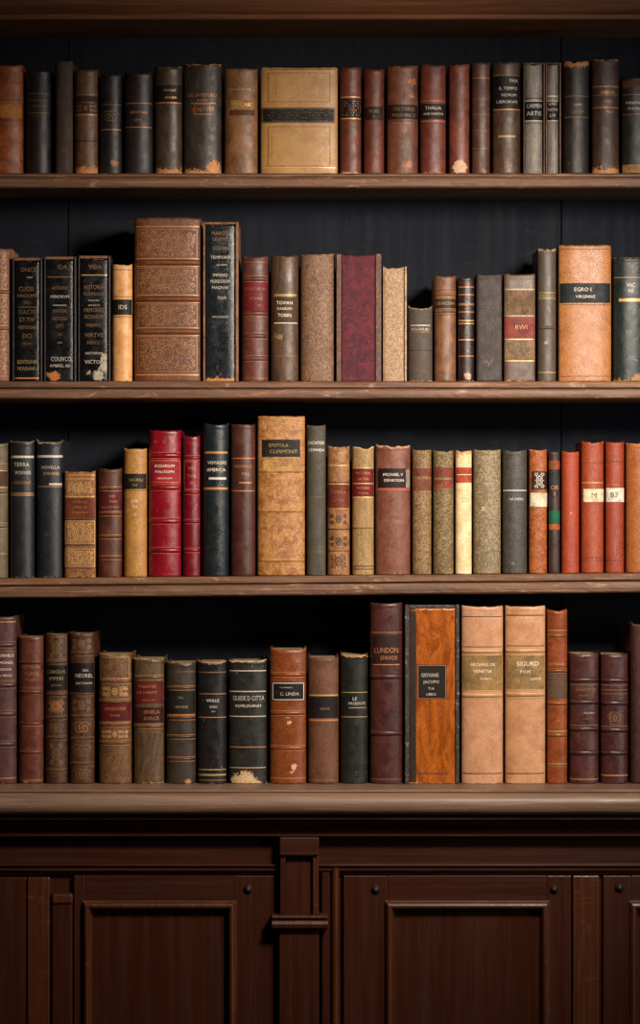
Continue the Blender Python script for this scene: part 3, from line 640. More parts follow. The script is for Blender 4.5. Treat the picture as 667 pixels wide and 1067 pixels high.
B(3, 153.8, 189.2, 448, '84101f', 'bright crimson banded book with gilt title, thicker of the red pair', col2='680a18', wearc='d06a5a', rough=.28, bands=[474.5, 508, 543, 573.5], bh=5, bo=.0024, bgilt='r', labels=[(479, 503.5, '9a1a2c', dict(frame='o', text=[(485.5, 3.4, 'ROSARIUM', 0, .7), (491.5, 3, 'PHILOSOPH', 0, .74), (498.5, 2.2, 'LIBRI QVINQVE', 0, .7)], ink='w'))], text={'o': [(460, 4, 'O', -.55, .2), (460, 4, 'O', 0, .2), (460, 4, 'V', .5, .2)]}, wear=(.35, .25, .3), spec=.55)
B(3, 190, 209, 454, '741020', 'thin crimson banded book between its thicker red neighbour and a teal-black book', col2='5a0a16', wearc='c0585a', rough=.3, bands=[477, 513, 543.5, 573.5], bh=3.4, bo=.0016, bgilt='r', text={'o': [(488, 3.6, 'VIRI', 0, .6), (496, 3.6, 'TVA', 0, .5), (503, 3.6, 'III', 0, .5)]}, panels=[(481, 509.5, 'r', 'f', .8)], lw=.6, wear=(.3, .25, .25), spec=.55)
B(3, 210.2, 238.8, 441.5, '1e2426', 'tall teal-black book with gilt title between rules next to red pair', col2='171b1d', wearc='8c7254', rough=.28, lines=[(471.5, 2.2, 'o', -.8, .9), (509, 2.4, 'o', -.9, .9), (498.5, 2.4, 's', -.5, .8)], text={'w': [(482, 3.6, 'VOYAGES', .1, .75), (489.5, 4, 'AMERICA', .05, .75)]}, horn=1.5, wear=(.4, .35, .25))
B(3, 239.6, 266.6, 441.5, '4c2a20', 'tall dark brown book with small gilt title and coppery rules', col2='3a1e17', wearc='86583c', rough=.36, lines=[(477.5, 1, 'o'), (503, 1.4, 'o', -.3, .7), (511.5, 1, 'o')], text={'o': [(486, 3.4, 'HESPERUS', 0, .8), (494, 4, 'MN', .2, .4)]}, wear=(.35, .3, .2))
B(3, 267.6, 318.3, 433.5, 'b4824a', 'large mottled golden-tan book with black label, tallest on the third shelf', col2='885222', wearc='dcb274', tex='blotch', rough=.38, b=.013, e=2.5, bands=[490.5, 532, 583.5], bh=4, bo=.0014, labels=[(458, 476, '201a16', dict(x=(-.8, .8), text=[(464, 3.8, 'EPISTOLA', -.1, .6), (470.5, 4.4, 'CLERMONT', .1, .66)], ink='y')), (478, 490, 'c49556', dict(x=(-.8, .8), text=[(483.5, 5, 'EMILE', 0, .5)], ink='d', frame='d'))], wear=(.4, .35, .3), dip=.1)
B(3, 319.2, 340, 443, '4c473a', 'slim olive-grey cloth book with pale title, beside the large golden-tan book', col2='3c382e', wearc='7c7258', tex='cloth', rough=.7, text={'w': [(461.5, 3.8, 'DICHTER', 0, .9), (469, 3.4, 'STIMMEN', 0, .85)]}, lines=[(518, .5, 'd'), (575, .5, 'd')], grooves=[518, 492])
B(3, 340.6, 365, 465, 'a0713e', 'ornate tan book with red-brown panel and gilt stamped compartments', col2='73482a', wearc='d8ad74', tex='blotch', wear=(.5, .5, .3), labels=[(504, 530.5, '6a2a1a', dict(text=[(513, 4, 'OPERA', 0, .7), (521, 3, 'OMNIA', 0, .6)], ink='d', rule='g'))], panels=[(487, 501, 'd', 'a', .85), (533, 549, 'b', 'a', .85), (556, 572, 'b', 'a', .85), (576, 594, 'b', 'a', .85)], lines=[(485, 1.2, 'g'), (502.5, 1, 'b'), (551.5, 1.6, 'b'), (574, .9, 'b')], lw=.7)
B(3, 366.6, 390.3, 465.5, 'a08052', 'tan book with two stacked red labels and ribbed lower panels', col2='7c6038', wearc='d8b888', tex='cloth', rough=.55, wear=(.7, .5, .3), bands=[549], bh=3.5, labels=[(488.5, 503, '6a1a1c', dict(text=[(493, 3, 'PICTVRA', 0, .75), (499, 3, 'SACRA', 0, .6)], ink='o')), (504.5, 517, '6a1a1c', dict(text=[(508.5, 3, 'PARISIIS', 0, .75), (514, 2.6, 'TOM III', 0, .6)], ink='o'))], lines=[(487.4, 1, 'g'), (503.8, .9, 'g'), (518.3, 1.6, 'g'), (590, 1, 'b'), (593, 1, 'b')], tear=2.2)
B(3, 391, 428.4, 463.5, '7b4a38', 'broad chestnut leather book with torn head and framed black label', col2='5c3426', wearc='b48a70', rough=.42, wear=(.85, .55, .5), wlen=(.007, .006), labels=[(488, 508, '24120f', dict(x=(-.85, .72), text=[(494.5, 3.6, 'MICHAEL V', 0, .6), (500.5, 3.2, 'DEVIATION', .05, .6)], ink='w')), (489, 508, '9c8c78', dict(x=(.74, .95)))], lines=[(510, 2, 'r', -.95, .95)], grooves=[541], tear=2, horn=1)
B(3, 429.2, 450.3, 468.5, '96784c', 'speckled tan book with two faded red-brown labels, narrower of two alike', col2='5c442a', wearc='c4a478', tex='speckle', rough=.6, labels=[(487, 497.5, '7a3c28', dict(tex='blotch', rule='d')), (499, 511, '7c4830', dict(tex='blotch'))], wear=(.4, .3, .2))
B(3, 451, 473.5, 469.5, '8e774c', 'speckled olive-tan book with two red-brown labels next to cream book', col2='4f4028', wearc='c4aa7c', tex='speckle', rough=.6, labels=[(487, 497.5, '7c3a26', dict(tex='blotch')), (499, 510, '84402a', dict(tex='blotch', rule='d'))], wear=(.4, .3, .2))
B(3, 474.3, 492.4, 469.5, 'e2cba0', 'narrow cream parchment book with a red label near its head', col2='c8a874', wearc='b88a54', rough=.5, labels=[(487, 494, 'a4402c', dict(tex='blotch')), (495, 503, 'b04a32', dict(tex='blotch'))], lines=[(519, .5, 'y', -.3, .6), (522.5, .5, 'y', -.3, .6)], grit=.6, wear=(.85, .5, .6), wlen=(.014, .006))
B(3, 493.4, 523, 468.3, '968664', 'plain stone-grey speckled book without labels next to cream book', col2='635540', wearc='c8b892', tex='speckle', rough=.6, wear=(.3, .3, .3), blobs=[(-.3, 530, 4, .55), (-.1, 552, 4, .45)])
B(3, 523.6, 550.3, 469, '4a4640', 'dark grey speckled book with one pale rule and faint white title', col2='332f2c', wearc='8c8478', tex='speckle', rough=.55, lines=[(511, 1, 's')], text={'s': [(520, 3.2, 'NUMERI', .1, .65)]}, blobs=[(-.2, 587, 4, .5), (.3, 580, 3, .5)], wear=(.4, .35, .2))
B(3, 551, 571, 468.5, 'a65c2a', 'orange speckled book with dark label above a white patch', col2='7a3a18', wearc='d89a60', tex='blotch', rough=.5, labels=[(491, 510, '3a2318', dict(x=(-.7, .95), arab=1, ink='s')), (513.5, 528, 'd8ccb0', dict(x=(-.85, .98), wear=0, wearc='b09a78'))], wear=(.5, .4, .3))
B(3, 571.6, 584.2, 470, '3a2a26', 'very thin dark book with a green patch and orange stripes', wearc='8a5a3c', labels=[(480, 489, '93461f'), (490, 516, '2a2c2c', dict(text=[(508, 5, 'OB', 0, .7), (514, 4, 'S', 0, .4)], ink='o')), (532, 545, '16563c'), (546, 552, '9c5028')], wear=(.4, .3, .2))
B(3, 585, 604.6, 470.3, '983a1c', 'plain orange-red book without label beside the thin green-patched book', col2='8a3018', wearc='d88a5c', rough=.5, tex='cloth', blobs=[(.0, 535, 2, .7)], text={'d': [(498.5, 1.4, 'LES', -.3, .3)]}, wear=(.3, .5, .2))
B(3, 605.6, 630.3, 460, '944020', 'orange-red book with cream paper label and coppery rule, first of two', col2='86331a', wearc='d08a58', rough=.45, labels=[(509.5, 523, 'e2d4b0', dict(x=(-.8, .98), text=[(516, 6, 'M', .1, .3)], ink='k', wear=0))], lines=[(482, .6, 'b'), (503, .9, 'g'), (581, .6, 'b'), (584, .5, 'b')], wear=(.4, .4, .25), tex='cloth')
B(3, 631, 651.5, 460.5, '8e3a20', 'orange-red book with white paper label, second of two wearing labels', col2='7e2e18', wearc='d08a58', rough=.45, labels=[(508.5, 523, 'e4dcc8', dict(x=(-.92, .95), text=[(515.5, 6, 'B3', -.1, .4)], ink='k', wear=0))], lines=[(481, .6, 'b'), (505, .6, 'o', -.9, .5), (584, .5, 'b')], wear=(.35, .4, .25), tex='cloth')
B(3, 652.4, 684, 461.5, '9a5a2c', 'tan-orange book at the end of the third shelf, past the white-labelled books', col2='8a451c', wearc='dcae78', rough=.42, tear=.5, wear=(.5, .4, .2), text={'o': [(493, 2.4, 'ATLAS', -.3, .4)]})

# ================================================================ LEDGE ROW
B(4, -24, 17.3, 642, '553430', 'maroon-grey banded book with four gilt title lines beside slim red-brown book', col2='432724', wearc='a08068', rough=.36, bands=[672, 714, 744, 775.5], bh=5, bo=.0022, bgilt='d', text={'w': [(683, 3.6, 'MEMORABLE', .3, .6), (690.5, 3.4, 'SERMONES', .3, .6), (697.5, 2.8, 'LUGDUNI', .35, .5), (704, 2.8, 'AN. MDCII', .35, .5)]}, lines=[(648, .8, 'g'), (679, .8, 'd'), (709, .8, 'd'), (811, 1, 'o')], depth=.17)
B(4, 18.3, 45.3, 663, '69382a', 'slim red-brown banded book with faint gilt title, beside the maroon-grey ledge book', col2='50281d', wearc='a87256', rough=.36, bands=[690, 721, 754, 783.5], bh=3.6, bo=.0016, text={'o': [(695, 3.6, 'VESTRUM', 0, .85), (702, 4, 'CLAVIS', .05, .7), (708.5, 2, 'PROVERBIA', .05, .75)]}, lines=[(717, .8, 'd'), (724, .6, 'b'), (756.5, .7, 'o'), (813, .8, 'o')], blobs=[(-.4, 815, 4, .7)])
B(4, 46.2, 70.6, 660.5, '4c3020', 'dark brown gilt-stamped book with black title panel, narrower of two alike', col2='362014', wearc='9a6c44', tex='blotch', rough=.38, bands=[690, 724, 748, 769, 803], bh=2.8, bgilt='d', labels=[(693.5, 719, '171210', dict(text=[(700, 4, 'CAROLVS', 0, .85), (707, 4, 'IMPERI', 0, .75), (714, 2, 'ANNALES', 0, .6)], ink='y'))], panels=[(664, 687, 'd', 'fa', .86), (727, 745, 'o', 'a', .86), (752, 766, 'd', 's', .86), (773, 799, 'd', 'a', .86)], lw=.6, wear=(.4, .45, .3))
B(4, 71.2, 98.6, 659.5, '54341f', 'dark brown gilt-scrolled book with black title panel, wider of two alike', col2='3a2214', wearc='a4744a', tex='blotch', rough=.38, bands=[681, 723, 747, 770, 796], bh=2.8, bgilt='d', labels=[(691, 722, '15110f', dict(text=[(698.5, 2.8, 'SEN', .3, .4), (704, 4.4, 'NEOREL', .2, .7), (712, 2.6, 'DICTORVM', .2, .65)], ink='s'))], panels=[(663, 679, 'd', 'a', .86), (726, 744, 'd', 'a', .86), (750, 767, 'o', 's', .86), (773, 793, 'd', 's', .86), (799, 815, 'd', 's', .86)], lw=.6, wear=(.45, .45, .3), depth=.172)
B(4, 101.8, 137.3, 681.5, '73502e', 'short ornate tan-brown book with a dark red lettered panel', col2='4e331d', wearc='b98c58', tex='blotch', rough=.42, bands=[710, 731, 755, 774], bh=3.4, bgilt='o', labels=[(732.5, 751, '5a1418', dict(text=[(738.5, 4, 'VANDOVER', 0, .7), (745.5, 2.8, 'ROMA', .05, .4)], ink='o'))], panels=[(685, 707, 'g', 'f', .86), (713, 728, 'g', 'a', .86), (759, 771, 'g', 'a', .86), (777, 811, 'd', 'Fs', .86)], lines=[(754, 2, 'o')], lw=.6, wear=(.55, .45, .35))
B(4, 138.2, 171.2, 686, '5f4a34', 'olive-brown book with two stacked red and maroon title panels on ledge', col2='46331f', wearc='b08c5c', tex='marble', rough=.42, bands=[706, 757], bh=3.4, bgilt='o', labels=[(710, 733, '601c18', dict(text=[(715.5, 3.6, 'THEATRE', -.1, .8), (721.5, 3.4, 'DE HARDY', -.1, .8), (729.5, 2, 'PARIS LIVRE', .0, .8)], ink='o')), (737, 753, '3c1512', dict(text=[(742, 4, 'SENECA', .2, .55), (748.5, 4, 'DOLCE', .2, .5)], ink='o')), ], panels=[(763, 810, 'd', 'f', .84)], wear=(.6, .6, .4), wlen=(.007, .007))
B(4, 172.3, 204.3, 690, '3c3227', 'grey-black book with five raised bands and small scuffed foot corner', col2='2a231d', wearc='a8784c', rough=.42, bands=[717, 748, 768, 791], bh=3.2, bgilt='o', labels=[(719.5, 744, '1d1a18', dict(text=[(727, 2.8, 'TAL', 0, .25), (736.5, 3.4, 'AENEIS', .05, .5)], ink='y'))], lines=[(745.5, 2.6, 'o'), (700, .7, 'd', -.3, .9)], panels=[(772, 788, 'd', '', .6)], wear=(.55, .5, .3), blobs=[(.5, 815, 4, .9)], tear=1.5, horn=1)
B(4, 205.2, 236.5, 689, '221f1f', 'smooth black book with gilt rules and ribbed foot lines on ledge', col2='191717', wearc='a8784c', rough=.3, lines=[(700.5, 1, 'd'), (723, .8, 'o'), (747.5, 1, 'o'), (802, 1.2, 'y'), (807.5, 2, 'y'), (813, 1, 'd')], text={'w': [(730, 3.4, 'VIOLLE', .05, .6)], 's': [(736.5, 2.8, 'ENIG', .1, .4), (741.5, 1.6, 'MAX', .1, .2)]}, wear=(.85, .5, .2), wlen=(.0045, .004), tear=1.4, horn=1)
B(4, 237.6, 278.6, 688, '2b2a27', 'thick black book with cream flaked patch along its foot', col2='201f1d', wearc='c4a67c', rough=.34, lines=[(699, 1, 's'), (720.5, 1, 's'), (746.5, .9, 's'), (778.5, 1, 'o'), (800, 1, 'g')], text={'s': [(727.5, 5.6, 'GUIDE D CITTA', .05, .86)], 'w': [(736, 4, 'ROME JOURNEY', .05, .86)]}, wear=(.8, .55, .25), wlen=(.005, .008), blobs=[(-.5, 815, 9, 1.1), (-.05, 812, 9, 1.15), (.4, 816, 7, .8), (-.2, 806, 6, .7)], tear=1.6, horn=1)
B(4, 280.3, 319.6, 676.5, '7e4420', 'glossy orange-brown book with framed black label and white flecks', col2='6e3517', wearc='d0a078', rough=.28, bands=[703, 743, 779.5], bh=4, bo=.0018, bgilt='o', labels=[(711, 730, '1c1614', dict(x=(-.85, .9), frame='w', text=[(716.5, 1.4, 'A COMPENDIUM', -.1, .6), (723, 3.8, 'C. LINDA', .1, .6)], ink='s'))], blobs=[(.05, 753, 3.4, .9), (.35, 799, 4, .95), (.2, 805, 3, .6), (.6, 690, 5, .55)], wear=(.5, .4, .35), horn=1.6, lines=[(811, .9, 'o')], text={'w': [(748, 1.6, 'LXIX', 0, .3)]}, spec=.55)
B(4, 320.6, 353.6, 685, '6a442e', 'matte brown book with plain black title band and gilt edges', col2='523222', wearc='a07452', rough=.5, labels=[(726, 748, '1f1b1b', dict(text=[(738.5, 2.4, 'MISSIVE', .1, .4)], ink='o'))], lines=[(724.5, 1.4, 'g'), (750.5, 2, 'o'), (813, 1, 'd')], wear=(.35, .4, .2))
B(4, 354.4, 384, 681, '23241f', 'dark green-black book with torn tan head and gilt title on ledge', col2='1a1b18', wearc='a87848', rough=.36, lines=[(721.5, .9, 'y'), (747, .9, 'y'), (737.5, .9, 'y', -.4, .85)], text={'s': [(728, 4, 'LE', .05, .3), (733, 3.2, 'PRESENTE', .2, .65)]}, wear=(.95, .5, .2), wlen=(.006, .004), blobs=[(.1, 805, 4, .42), (.3, 812, 4, .42), (-.2, 811, 3, .4)], tear=2.6, dip=2)
B(4, 385, 420.4, 628, '4a2722', 'tall dark maroon book with gilt title block, beside the orange marbled book', col2='381c18', wearc='8c5a44', rough=.34, bands=[705, 764], bh=5, bo=.0022, labels=[(662, 692, '2c1713', dict(x=(-.8, .8), text=[(677.5, 6.4, 'LUNDON', 0, .75), (685.5, 5, 'SPAVOS', .15, .55)], ink='o'))], lines=[(659, 1, 'd'), (692.5, 1, 'o', -.8, .8), (654, .6, 'b'), (812, .7, 'd')], text={'w': [(669, 4.4, 'I M  I M', 0, .7)]}, wear=(.4, .4, .3), horn=.8)
B(4, 421.4, 479.3, 630, 'a4581c', 'wide orange marbled calf book with dark worn border and small black label', col2='79390f', wearc='c4a078', tex='marble', rough=.25, proud=(4.5, 4), inset=3, head='3a2e28', bw=.36, board='2f2622', bwear='94867a', btex='blotch', flat=True, b=.0022, wear=(.6, .6, .5), labels=[(634, 815, '33251c', dict(x=(-.98, -.70), tex='blotch', th=.0002)), (692.5, 729, '1e1512', dict(x=(-.66, .62), frame='o', text=[(703.5, 4.6, 'GIOVANE', -.1, .4), (711, 4.6, 'JACOPO', -.05, .45), (717.5, 3, 'TI.A', -.05, .3), (723.5, 3, 'LIBRO', -.05, .3)], ink='s'))], lines=[(806, 1, 'b', -.7, .7)], panels=[])
B(4, 480.6, 525.2, 631.5, 'bd8c69', 'tall pinkish-tan book with olive title panel, touching the marbled book', col2='a47454', wearc='dcb490', tex='leather', rough=.36, b=.014, bands=[678.5, 724.5], bh=4.4, bo=.002, bgilt='g', labels=[(682, 720, '947446', dict(text=[(692.5, 3.4, 'ARCHIVES DE', 0, .75), (699.5, 4, 'VENETIA', 0, .6), (707.5, 2.4, 'TOME IV', .15, .4)], ink='w', rule='g'))], lines=[(642.5, .8, 'b'), (674, .8, 'b'), (728, .6, 'y'), (806, .8, 'b')], grit=.45, wear=(.4, .6, .3), grooves=[806, 642])
B(4, 526.3, 569.4, 631.5, 'bd8c65', 'tall pinkish-tan book with olive panel, beside slim orange banded book', col2='a4724e', wearc='dcb48c', tex='leather', rough=.36, b=.014, bands=[678, 723.5], bh=4.4, bo=.002, bgilt='g', labels=[(682, 719, '97764a', dict(text=[(691.5, 5.4, 'SIGURD', .1, .7), (700, 3.6, 'P.V.M.', .0, .5), (707.5, 2.6, 'DANTE', .5, .35)], ink='w', rule='g'))], lines=[(641, .8, 'b'), (673, .8, 'b'), (728, .6, 'y'), (806, .8, 'b')], grit=.45, wear=(.4, .6, .3), grooves=[806, 642])
B(4, 570, 592.3, 635.5, '8c4722', 'slim orange-brown banded book with grey-brown blank label', col2='6a3115', wearc='c48a58', rough=.3, bands=[662.5, 699, 733, 766], bh=3.6, bgilt='d', labels=[(702, 728, '5a4434', dict(wear=.2))], text={'g': [(692, 3.2, 'DICTIONARY', 0, .9), (751, 2.4, 'IV', .1, .3)]}, lines=[(657, 1, 'o'), (731, 1.6, 'o'), (762, 1.4, 'y'), (796, 1, 'y'), (799, .8, 'd')], wear=(.4, .4, .3))
B(4, 593.4, 625.3, 681, '4d2a26', 'short dark maroon banded book, thicker-titled twin nearer the orange book', col2='3a1e1b', wearc='8c5c50', rough=.28, bands=[708.5, 731.5, 759.5, 784.5], bh=4.2, bo=.0022, bgilt='k', text={'d': [(718.5, 4, 'SHAKSPER', .1, .75), (725, 2.4, 'DRAMAS', 0, .6), (749, 2, 'LONDRA', .2, .4)], 's': [(743, 2, 'VOLUME II', .3, .5)]}, lines=[(713.5, .7, 'd'), (687, .7, 'b'), (756, .8, 'd'), (812, 1, 'o')], wear=(.35, .3, .25), spec=.55)
B(4, 626, 656, 681.5, '482624', 'short dark maroon banded twin with small stamped square device', col2='361b19', wearc='8c5c50', rough=.28, bands=[709, 732.5, 760.5, 784.5], bh=4.2, bo=.0022, bgilt='k', panels=[(742, 755, 'd', 'fs', .34)], lines=[(714, .7, 'd'), (719, .7, 'd'), (723, .6, 'd'), (687, .7, 'b'), (757, .8, 'd'), (808, 1.4, 'o')], wear=(.35, .35, .25), spec=.55)
B(4, 657, 690, 651, '46231c', 'tall dark red-brown pebbled book at the ledge end past the maroon twins', col2='341812', wearc='8c5a44', tex='crackle', rough=.36, wear=(.5, .4, .3), horn=3, dip=1)

read_texts(sorted({R[2] for b in BOOKS for L in b[6].get('labels', []) if len(L) > 3 for R in L[3].get('text', [])} | {R[2] for b in BOOKS for rows in b[6].get('text', {}).values() for R in rows}))
for i, bk in enumerate(BOOKS): build_book(i, *bk)

# ---------------------------------------------------------------- the bookcase
XL, XR = -.80, .80
case = empty('bookcase', (0, 0, .951))
tag(case, 'tall dark wooden bookcase with black back boards and three worn shelves', 'bookcase')
def up(o):                                # parts were placed in world space: keep them there under the moved Empty
    o.location = (-case.location.x, -case.location.y, -case.location.z); return o
def shelf_profile(p0, p1, groove):
    """Front of a shelf: a flat fillet above a groove and a rounded lip below; py values at the spine plane."""
    z = lambda py: Z(py)
    g = groove
    return [(BACK, z(p0)), (-.010, z(p0)), (-.0125, z(p0 + .8)), (-.0135, z(p0 + 1.6)), (-.0135, z(g - 1.4)), (-.0125, z(g - .8)), (-.0065, z(g - .4)), (-.0065, z(g + .4)),
            (-.0125, z(g + .9)), (-.015, z(g + 2)), (-.016, z((g + p1) / 2 + .5)), (-.0155, z(p1 - 2)), (-.0135, z(p1 - .8)), (-.010, z(p1)), (BACK, z(p1))]
up(extrude_x('shelf', shelf_profile(181.3, 196.6, 186), XL, XR, M_SHELF, case, .0006, 160))
up(extrude_x('shelf', shelf_profile(397.6, 416, 405), XL, XR, M_SHELF, case, .0007, 160))
sl = (5.6 * S) / (667 * S)
up(extrude_x('shelf', shelf_profile(602.6 - 5.6 * 333.5 / 667, 623 - 5.6 * 333.5 / 667, 610.5 - 2.8), XL, XR, M_SHELF, case, .0007, 160, slope=sl))
# top rail: a stepped moulding under the crown, mostly above the picture
tr = [(BACK, Z(22)), (-.018, Z(22)), (-.021, Z(21)), (-.022, Z(17)), (-.018, Z(15)), (-.024, Z(13)), (-.030, Z(8)), (-.034, Z(2)), (-.036, Z(-6)), (-.036, Z(-40)), (BACK, Z(-40))]
up(extrude_x('top_rail', tr, XL, XR, M_TOPRAIL, case, .0006, 80))
for xa, xb in ((XL - .035, XL - .0005), (XR + .0005, XR + .035)):
    up(box('side_panel', xa, xb, -.012, BACK + .018, .951, Z(-40), M_MAHOG, case, .002))
seams = [XL, X(71, BACK), X(585, BACK), XR]
for a, b in zip(seams, seams[1:]):
    up(box('back_board', a + .0009, b - .0009, BACK + .0005, BACK + .016, .951, Z(-40), M_BLACK, case, .0012))
up(box('backing', XL, XR, BACK + .0165, BACK + .019, .951, Z(-40), M_BLACK, case))

# ---------------------------------------------------------------- the ledge the lowest row stands on
zp = lambda py, y: Z(py, y)
FY = -.115
led = [(BACK + .02, .95), (FY + .004, .95), (FY, zp(825, FY)), (FY + .002, zp(826, FY)), (FY - .004, zp(826.6, FY)), (FY - .012, zp(829, FY)), (FY - .0165, zp(833, FY)), (FY - .018, zp(838, FY)),
       (FY - .016, zp(843, FY)), (FY - .010, zp(847, FY)), (FY - .002, zp(849, FY)), (FY + .004, zp(849.4, FY)), (BACK + .02, zp(849.4, FY))]
o = extrude_x('ledge_top', led, XL - .03, XR + .03, M_LEDGE, None, .0004, 160, True)
tag(o, 'broad polished wooden ledge with rounded front under the lowest row of books', 'ledge')
zl = zp(849.4, FY)                        # underside of the ledge

# ---------------------------------------------------------------- the panelled cupboard below
cab = empty('base_cabinet', (0, 0, 0))
tag(cab, 'dark mahogany base cupboard with panelled doors and small pilaster below ledge', 'cabinet')
CF = -.058                                # carcass front
box('carcass', XL, XR, CF + .012, BACK + .02, .08, zl - .0005, M_MAHOG, cab, .001)
box('plinth', XL, XR, CF + .03, BACK, 0.0, .08, M_MAHOGX, cab, .001)
cv = [(CF + .013, zl - .0006), (-.104, zl - .0006), (-.104, zp(850.6, -.1)), (-.112, zp(851, -.11)), (-.113, zp(853.4, -.11)), (-.105, zp(854.4, -.1)), (-.098, zp(857, -.1)), (-.094, zp(858.5, -.1)), (-.085, zp(862, -.09)), (-.080, zp(867, -.08)), (-.079, zp(868.4, -.08)), (-.084, zp(868.8, -.08)), (-.084, zp(871, -.08)), (-.074, zp(871.6, -.08)), (CF + .013, zp(871.6, -.08))]
extrude_x('cove_moulding', cv, XL, XR, M_MAHOGX, cab, .0003, 60, True)
y = CF
fr = [(CF + .013, zp(871.7, y)), (CF, zp(871.7, y)), (CF, zp(899, y)), (CF - .006, zp(900, y)), (CF - .008, zp(901.5, y)), (CF - .006, zp(903, y)), (CF - .001, zp(903.4, y)), (CF - .004, zp(904.6, y)), (CF - .004, zp(907, y)), (CF + .003, zp(908, y)), (CF + .003, zp(911, y)), (CF + .013, zp(911, y))]
extrude_x('frieze_rail', fr, XL, XR, M_MAHOGX, cab, .0003, 60, True)
ZD = zp(1335, CF)                         # foot of the doors
def door(px0, px1, m0, m1, pym, bolts, py0=912.5):
    d = empty('door', (0, 0, 0), cab)
    y = CF
    x0, x1, z1 = X(px0, y), X(px1, y), zp(py0, y)
    mx0, mx1, mz1, mz0 = X(m0, y), X(m1, y), zp(pym, y), ZD + .06
    e = .003
    box('stile', x0, mx0 + e, y, y + .0115, ZD, z1, M_MAHOG, d, .0014)
    box('stile', mx1 - e, x1, y, y + .0115, ZD, z1, M_MAHOG, d, .0014)
    box('rail', mx0 + e + .0004, mx1 - e - .0004, y + .0002, y + .0115, mz1 - e, z1, M_MAHOGX, d, .0008)
    box('rail', mx0 + e + .0004, mx1 - e - .0004, y + .0002, y + .0115, ZD, mz0 + e, M_MAHOGX, d, .0008)
    w = 9.5 * S
    frame_sweep('panel_moulding', mx0, mx1, mz0, mz1, [(-.002, y + .001), (-.0018, y - .002), (0, y - .0025), (.0006, y - .007), (.0025, y - .0105), (.006, y - .0125), (.0095, y - .0115), (.0122, y - .007), (.0132, y - .001), (.0145, y + .0005), (.0155, y + .0085)], M_MAHOGL, d)
    box('panel', mx0 + .006, mx1 - .006, y + .0072, y + .0113, mz0 + .006, mz1 - .006, M_MAHOG, d)
    for bx, by in bolts:
        bm = bmesh.new()
        bmesh.ops.create_uvsphere(bm, u_segments=14, v_segments=8, radius=1)
        for v in bm.verts: v.co = Vector((v.co.x * .0052, v.co.y * .004, v.co.z * .0052))
        r = bmesh.ops.create_cone(bm, cap_ends=True, segments=18, radius1=.0078, radius2=.0068, depth=.002)
        for v in r['verts']: v.co = Vector((v.co.x, v.co.z, v.co.y))
        me = bpy.data.meshes.new('bolt_head'); bm.to_mesh(me); bm.free()
        me.polygons.foreach_set('use_smooth', [True] * len(me.polygons)); me.materials.append(M_IRON)
        b = bpy.data.objects.new('bolt_head', me); COL.objects.link(b); b.parent = d
        b.location = (X(bx, y), y - .0012, zp(by, y))
door(77, 287, 87, 245.5, 939.5, [(258.5, 926.5)])
door(358, 595.5, 402, 572, 939.5, [(391.5, 927), (577.5, 926.5)])
door(628.5, 860, 656, 815, 939.5, [(645.5, 925)])
door(-225, -36, -205, -52, 939.5, [])
# upright strips between the doors
def strip(name, px0, px1, py0, dy, mat=M_MAHOG):
    y = CF + dy
    return box(name, X(px0, y), X(px1, y), y, CF + .0118, ZD, zp(py0, y), mat, cab, .0018)
strip('upright_strip', 597, 624.5, 912.5, -.004, M_MAHOGL)
strip('upright_strip', -34, 27.5, 914.5, -.002)
strip('upright_strip', 28.5, 51.5, 914.5, -.006, M_MAHOGL)
# small post with a rubbed, rounded top between strip and first door
y = CF - .001
post = box('post', X(53.5, y), X(75.5, y), y, CF + .0118, ZD, zp(930.5, y), M_MAHOG, cab, .004, 3)
box('post_cap', X(54, y), X(76, y), y - .004, CF + .0116, zp(942, y), zp(931, y), M_MAHOGL, cab, .0045, 4)
# bead beside the pilaster
y = CF
strip('upright_strip', 335.5, 344, 903, -.001)
bead = []
for i in range(9):
    a = math.pi * i / 8; bead.append((X(349.5, y) - .0068 * math.cos(a), y - .0085 * math.sin(a)))
vs, fs = [], []
for zq in (ZD, zp(904, y)):
    vs += [(a, b_, zq) for a, b_ in bead]
n = len(bead)
for i in range(n - 1): fs.append((i, i + 1, n + i + 1, n + i))
fs.append((n - 1, 0, n, 2 * n - 1)); fs.append(tuple(range(n - 1, -1, -1))); fs.append(tuple(range(n, 2 * n)))
link('bead', vs, fs, M_MAHOGL, cab, False)
# pilaster: shaft, cap moulding, and a console block with a sunk field above
PY = CF - .022
pil = empty('pilaster', (0, 0, 0), cab)
box('shaft', X(291, PY), X(332.5, PY), PY, CF + .0115, ZD, zp(966.5, PY), M_MAHOG, pil, .0016)
capx0, capx1 = X(283.5, PY), X(341.5, PY)
cp = [(CF + .0115, zp(953, PY)), (PY - .012, zp(953, PY)), (PY - .013, zp(955.4, PY)), (PY - .006, zp(956.4, PY)), (PY - .006, zp(958, PY)), (PY - .013, zp(959, PY)), (PY - .016, zp(962, PY)), (PY - .013, zp(966, PY)), (PY - .002, zp(968, PY)), (CF + .0115, zp(968, PY))]
extrude_x('cap_moulding', cp, capx0, capx1, M_MAHOGL, pil, .0002, 20, True)
BY = PY - .006
box('console_block', X(291, BY), X(332.5, BY), BY, CF + .0115, zp(892, BY), zp(872.2, BY), M_MAHOGX, pil, .003, 3)
box('console_side', X(292, PY), X(297.5, PY), PY, CF + .0115, zp(952.8, PY), zp(892.3, PY), M_MAHOG, pil, .0012)
box('console_side', X(326, PY), X(332, PY), PY, CF + .0115, zp(952.8, PY), zp(892.3, PY), M_MAHOGL, pil, .0012)
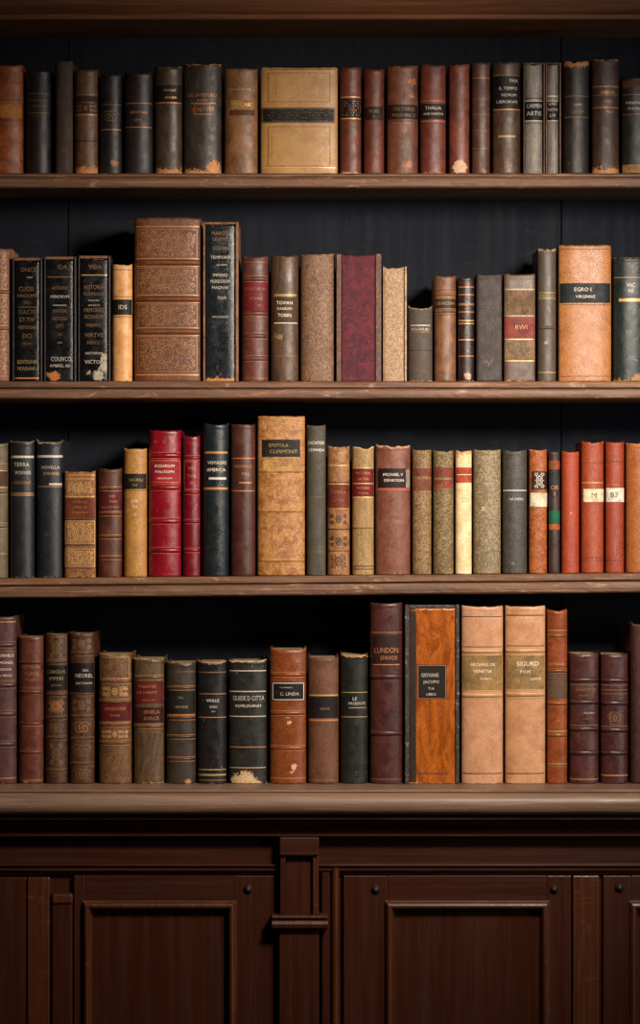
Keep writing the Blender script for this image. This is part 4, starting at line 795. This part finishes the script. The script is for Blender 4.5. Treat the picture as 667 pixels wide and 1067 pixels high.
box('sunk_field', X(297.8, PY), X(325.7, PY), PY + .009, CF + .0115, zp(952.8, PY), zp(892.3, PY), M_MAHOG, pil, .0008)

# ---------------------------------------------------------------- the room behind and below
o = box('floor', -3, 3, -6.2, BACK + .3, -.05, 0, M_FLOOR); o['kind'] = 'structure'
o = box('wall_back', -3, 3, BACK + .024, BACK + .12, 0, 3.0, M_WALL); o['kind'] = 'structure'

# ---------------------------------------------------------------- light
def spot(name, loc, target, power, size, blend, radius, col):
    l = bpy.data.lights.new(name, 'SPOT'); l.energy = power; l.spot_size = math.radians(size); l.spot_blend = blend
    l.shadow_soft_size = radius; l.color = col
    o = bpy.data.objects.new(name, l); o.location = loc
    o.rotation_euler = (Vector(target) - Vector(loc)).to_track_quat('-Z', 'Y').to_euler(); COL.objects.link(o); return o
spot('picture_spotlight', (.74, -1.45, Z(120)), (.07, 0, Z(562)), 245, 71, 1., .19, (1., .88, .76))
a = bpy.data.lights.new('side_strip_light', 'AREA'); a.energy = 13; a.size = .45; a.size_y = 1.3; a.shape = 'RECTANGLE'; a.color = (.95, .96, 1.)  # added strip light, not a window; brings out right-edge highlights on the spines
o = bpy.data.objects.new('side_strip_light', a); o.location = (2.3, -1.7, 1.45)
o.rotation_euler = (Vector((0, 0, 1.45)) - o.location).to_track_quat('-Z', 'Y').to_euler(); COL.objects.link(o)
wd = bpy.data.worlds.new('dim room'); sc.world = wd; wd.use_nodes = True
wd.node_tree.nodes['Background'].inputs[0].default_value = (.55, .6, .7, 1); wd.node_tree.nodes['Background'].inputs[1].default_value = .012

# ---------------------------------------------------------------- camera
cd = bpy.data.cameras.new('camera'); cam = bpy.data.objects.new('camera', cd); COL.objects.link(cam)
cam.location = (0, -D, ZC); cam.rotation_euler = (math.pi / 2, 0, 0)
cd.sensor_fit = 'VERTICAL'; cd.sensor_height = 36; cd.lens = 36 * D / (1067 * S); cd.clip_end = 50
sc.camera = cam
vs_ = sc.view_settings
sc.display_settings.display_device = 'sRGB'
vs_.view_transform = 'Standard'; vs_.look = 'None'; vs_.gamma = 1; vs_.use_curve_mapping = False; vs_.exposure = 0
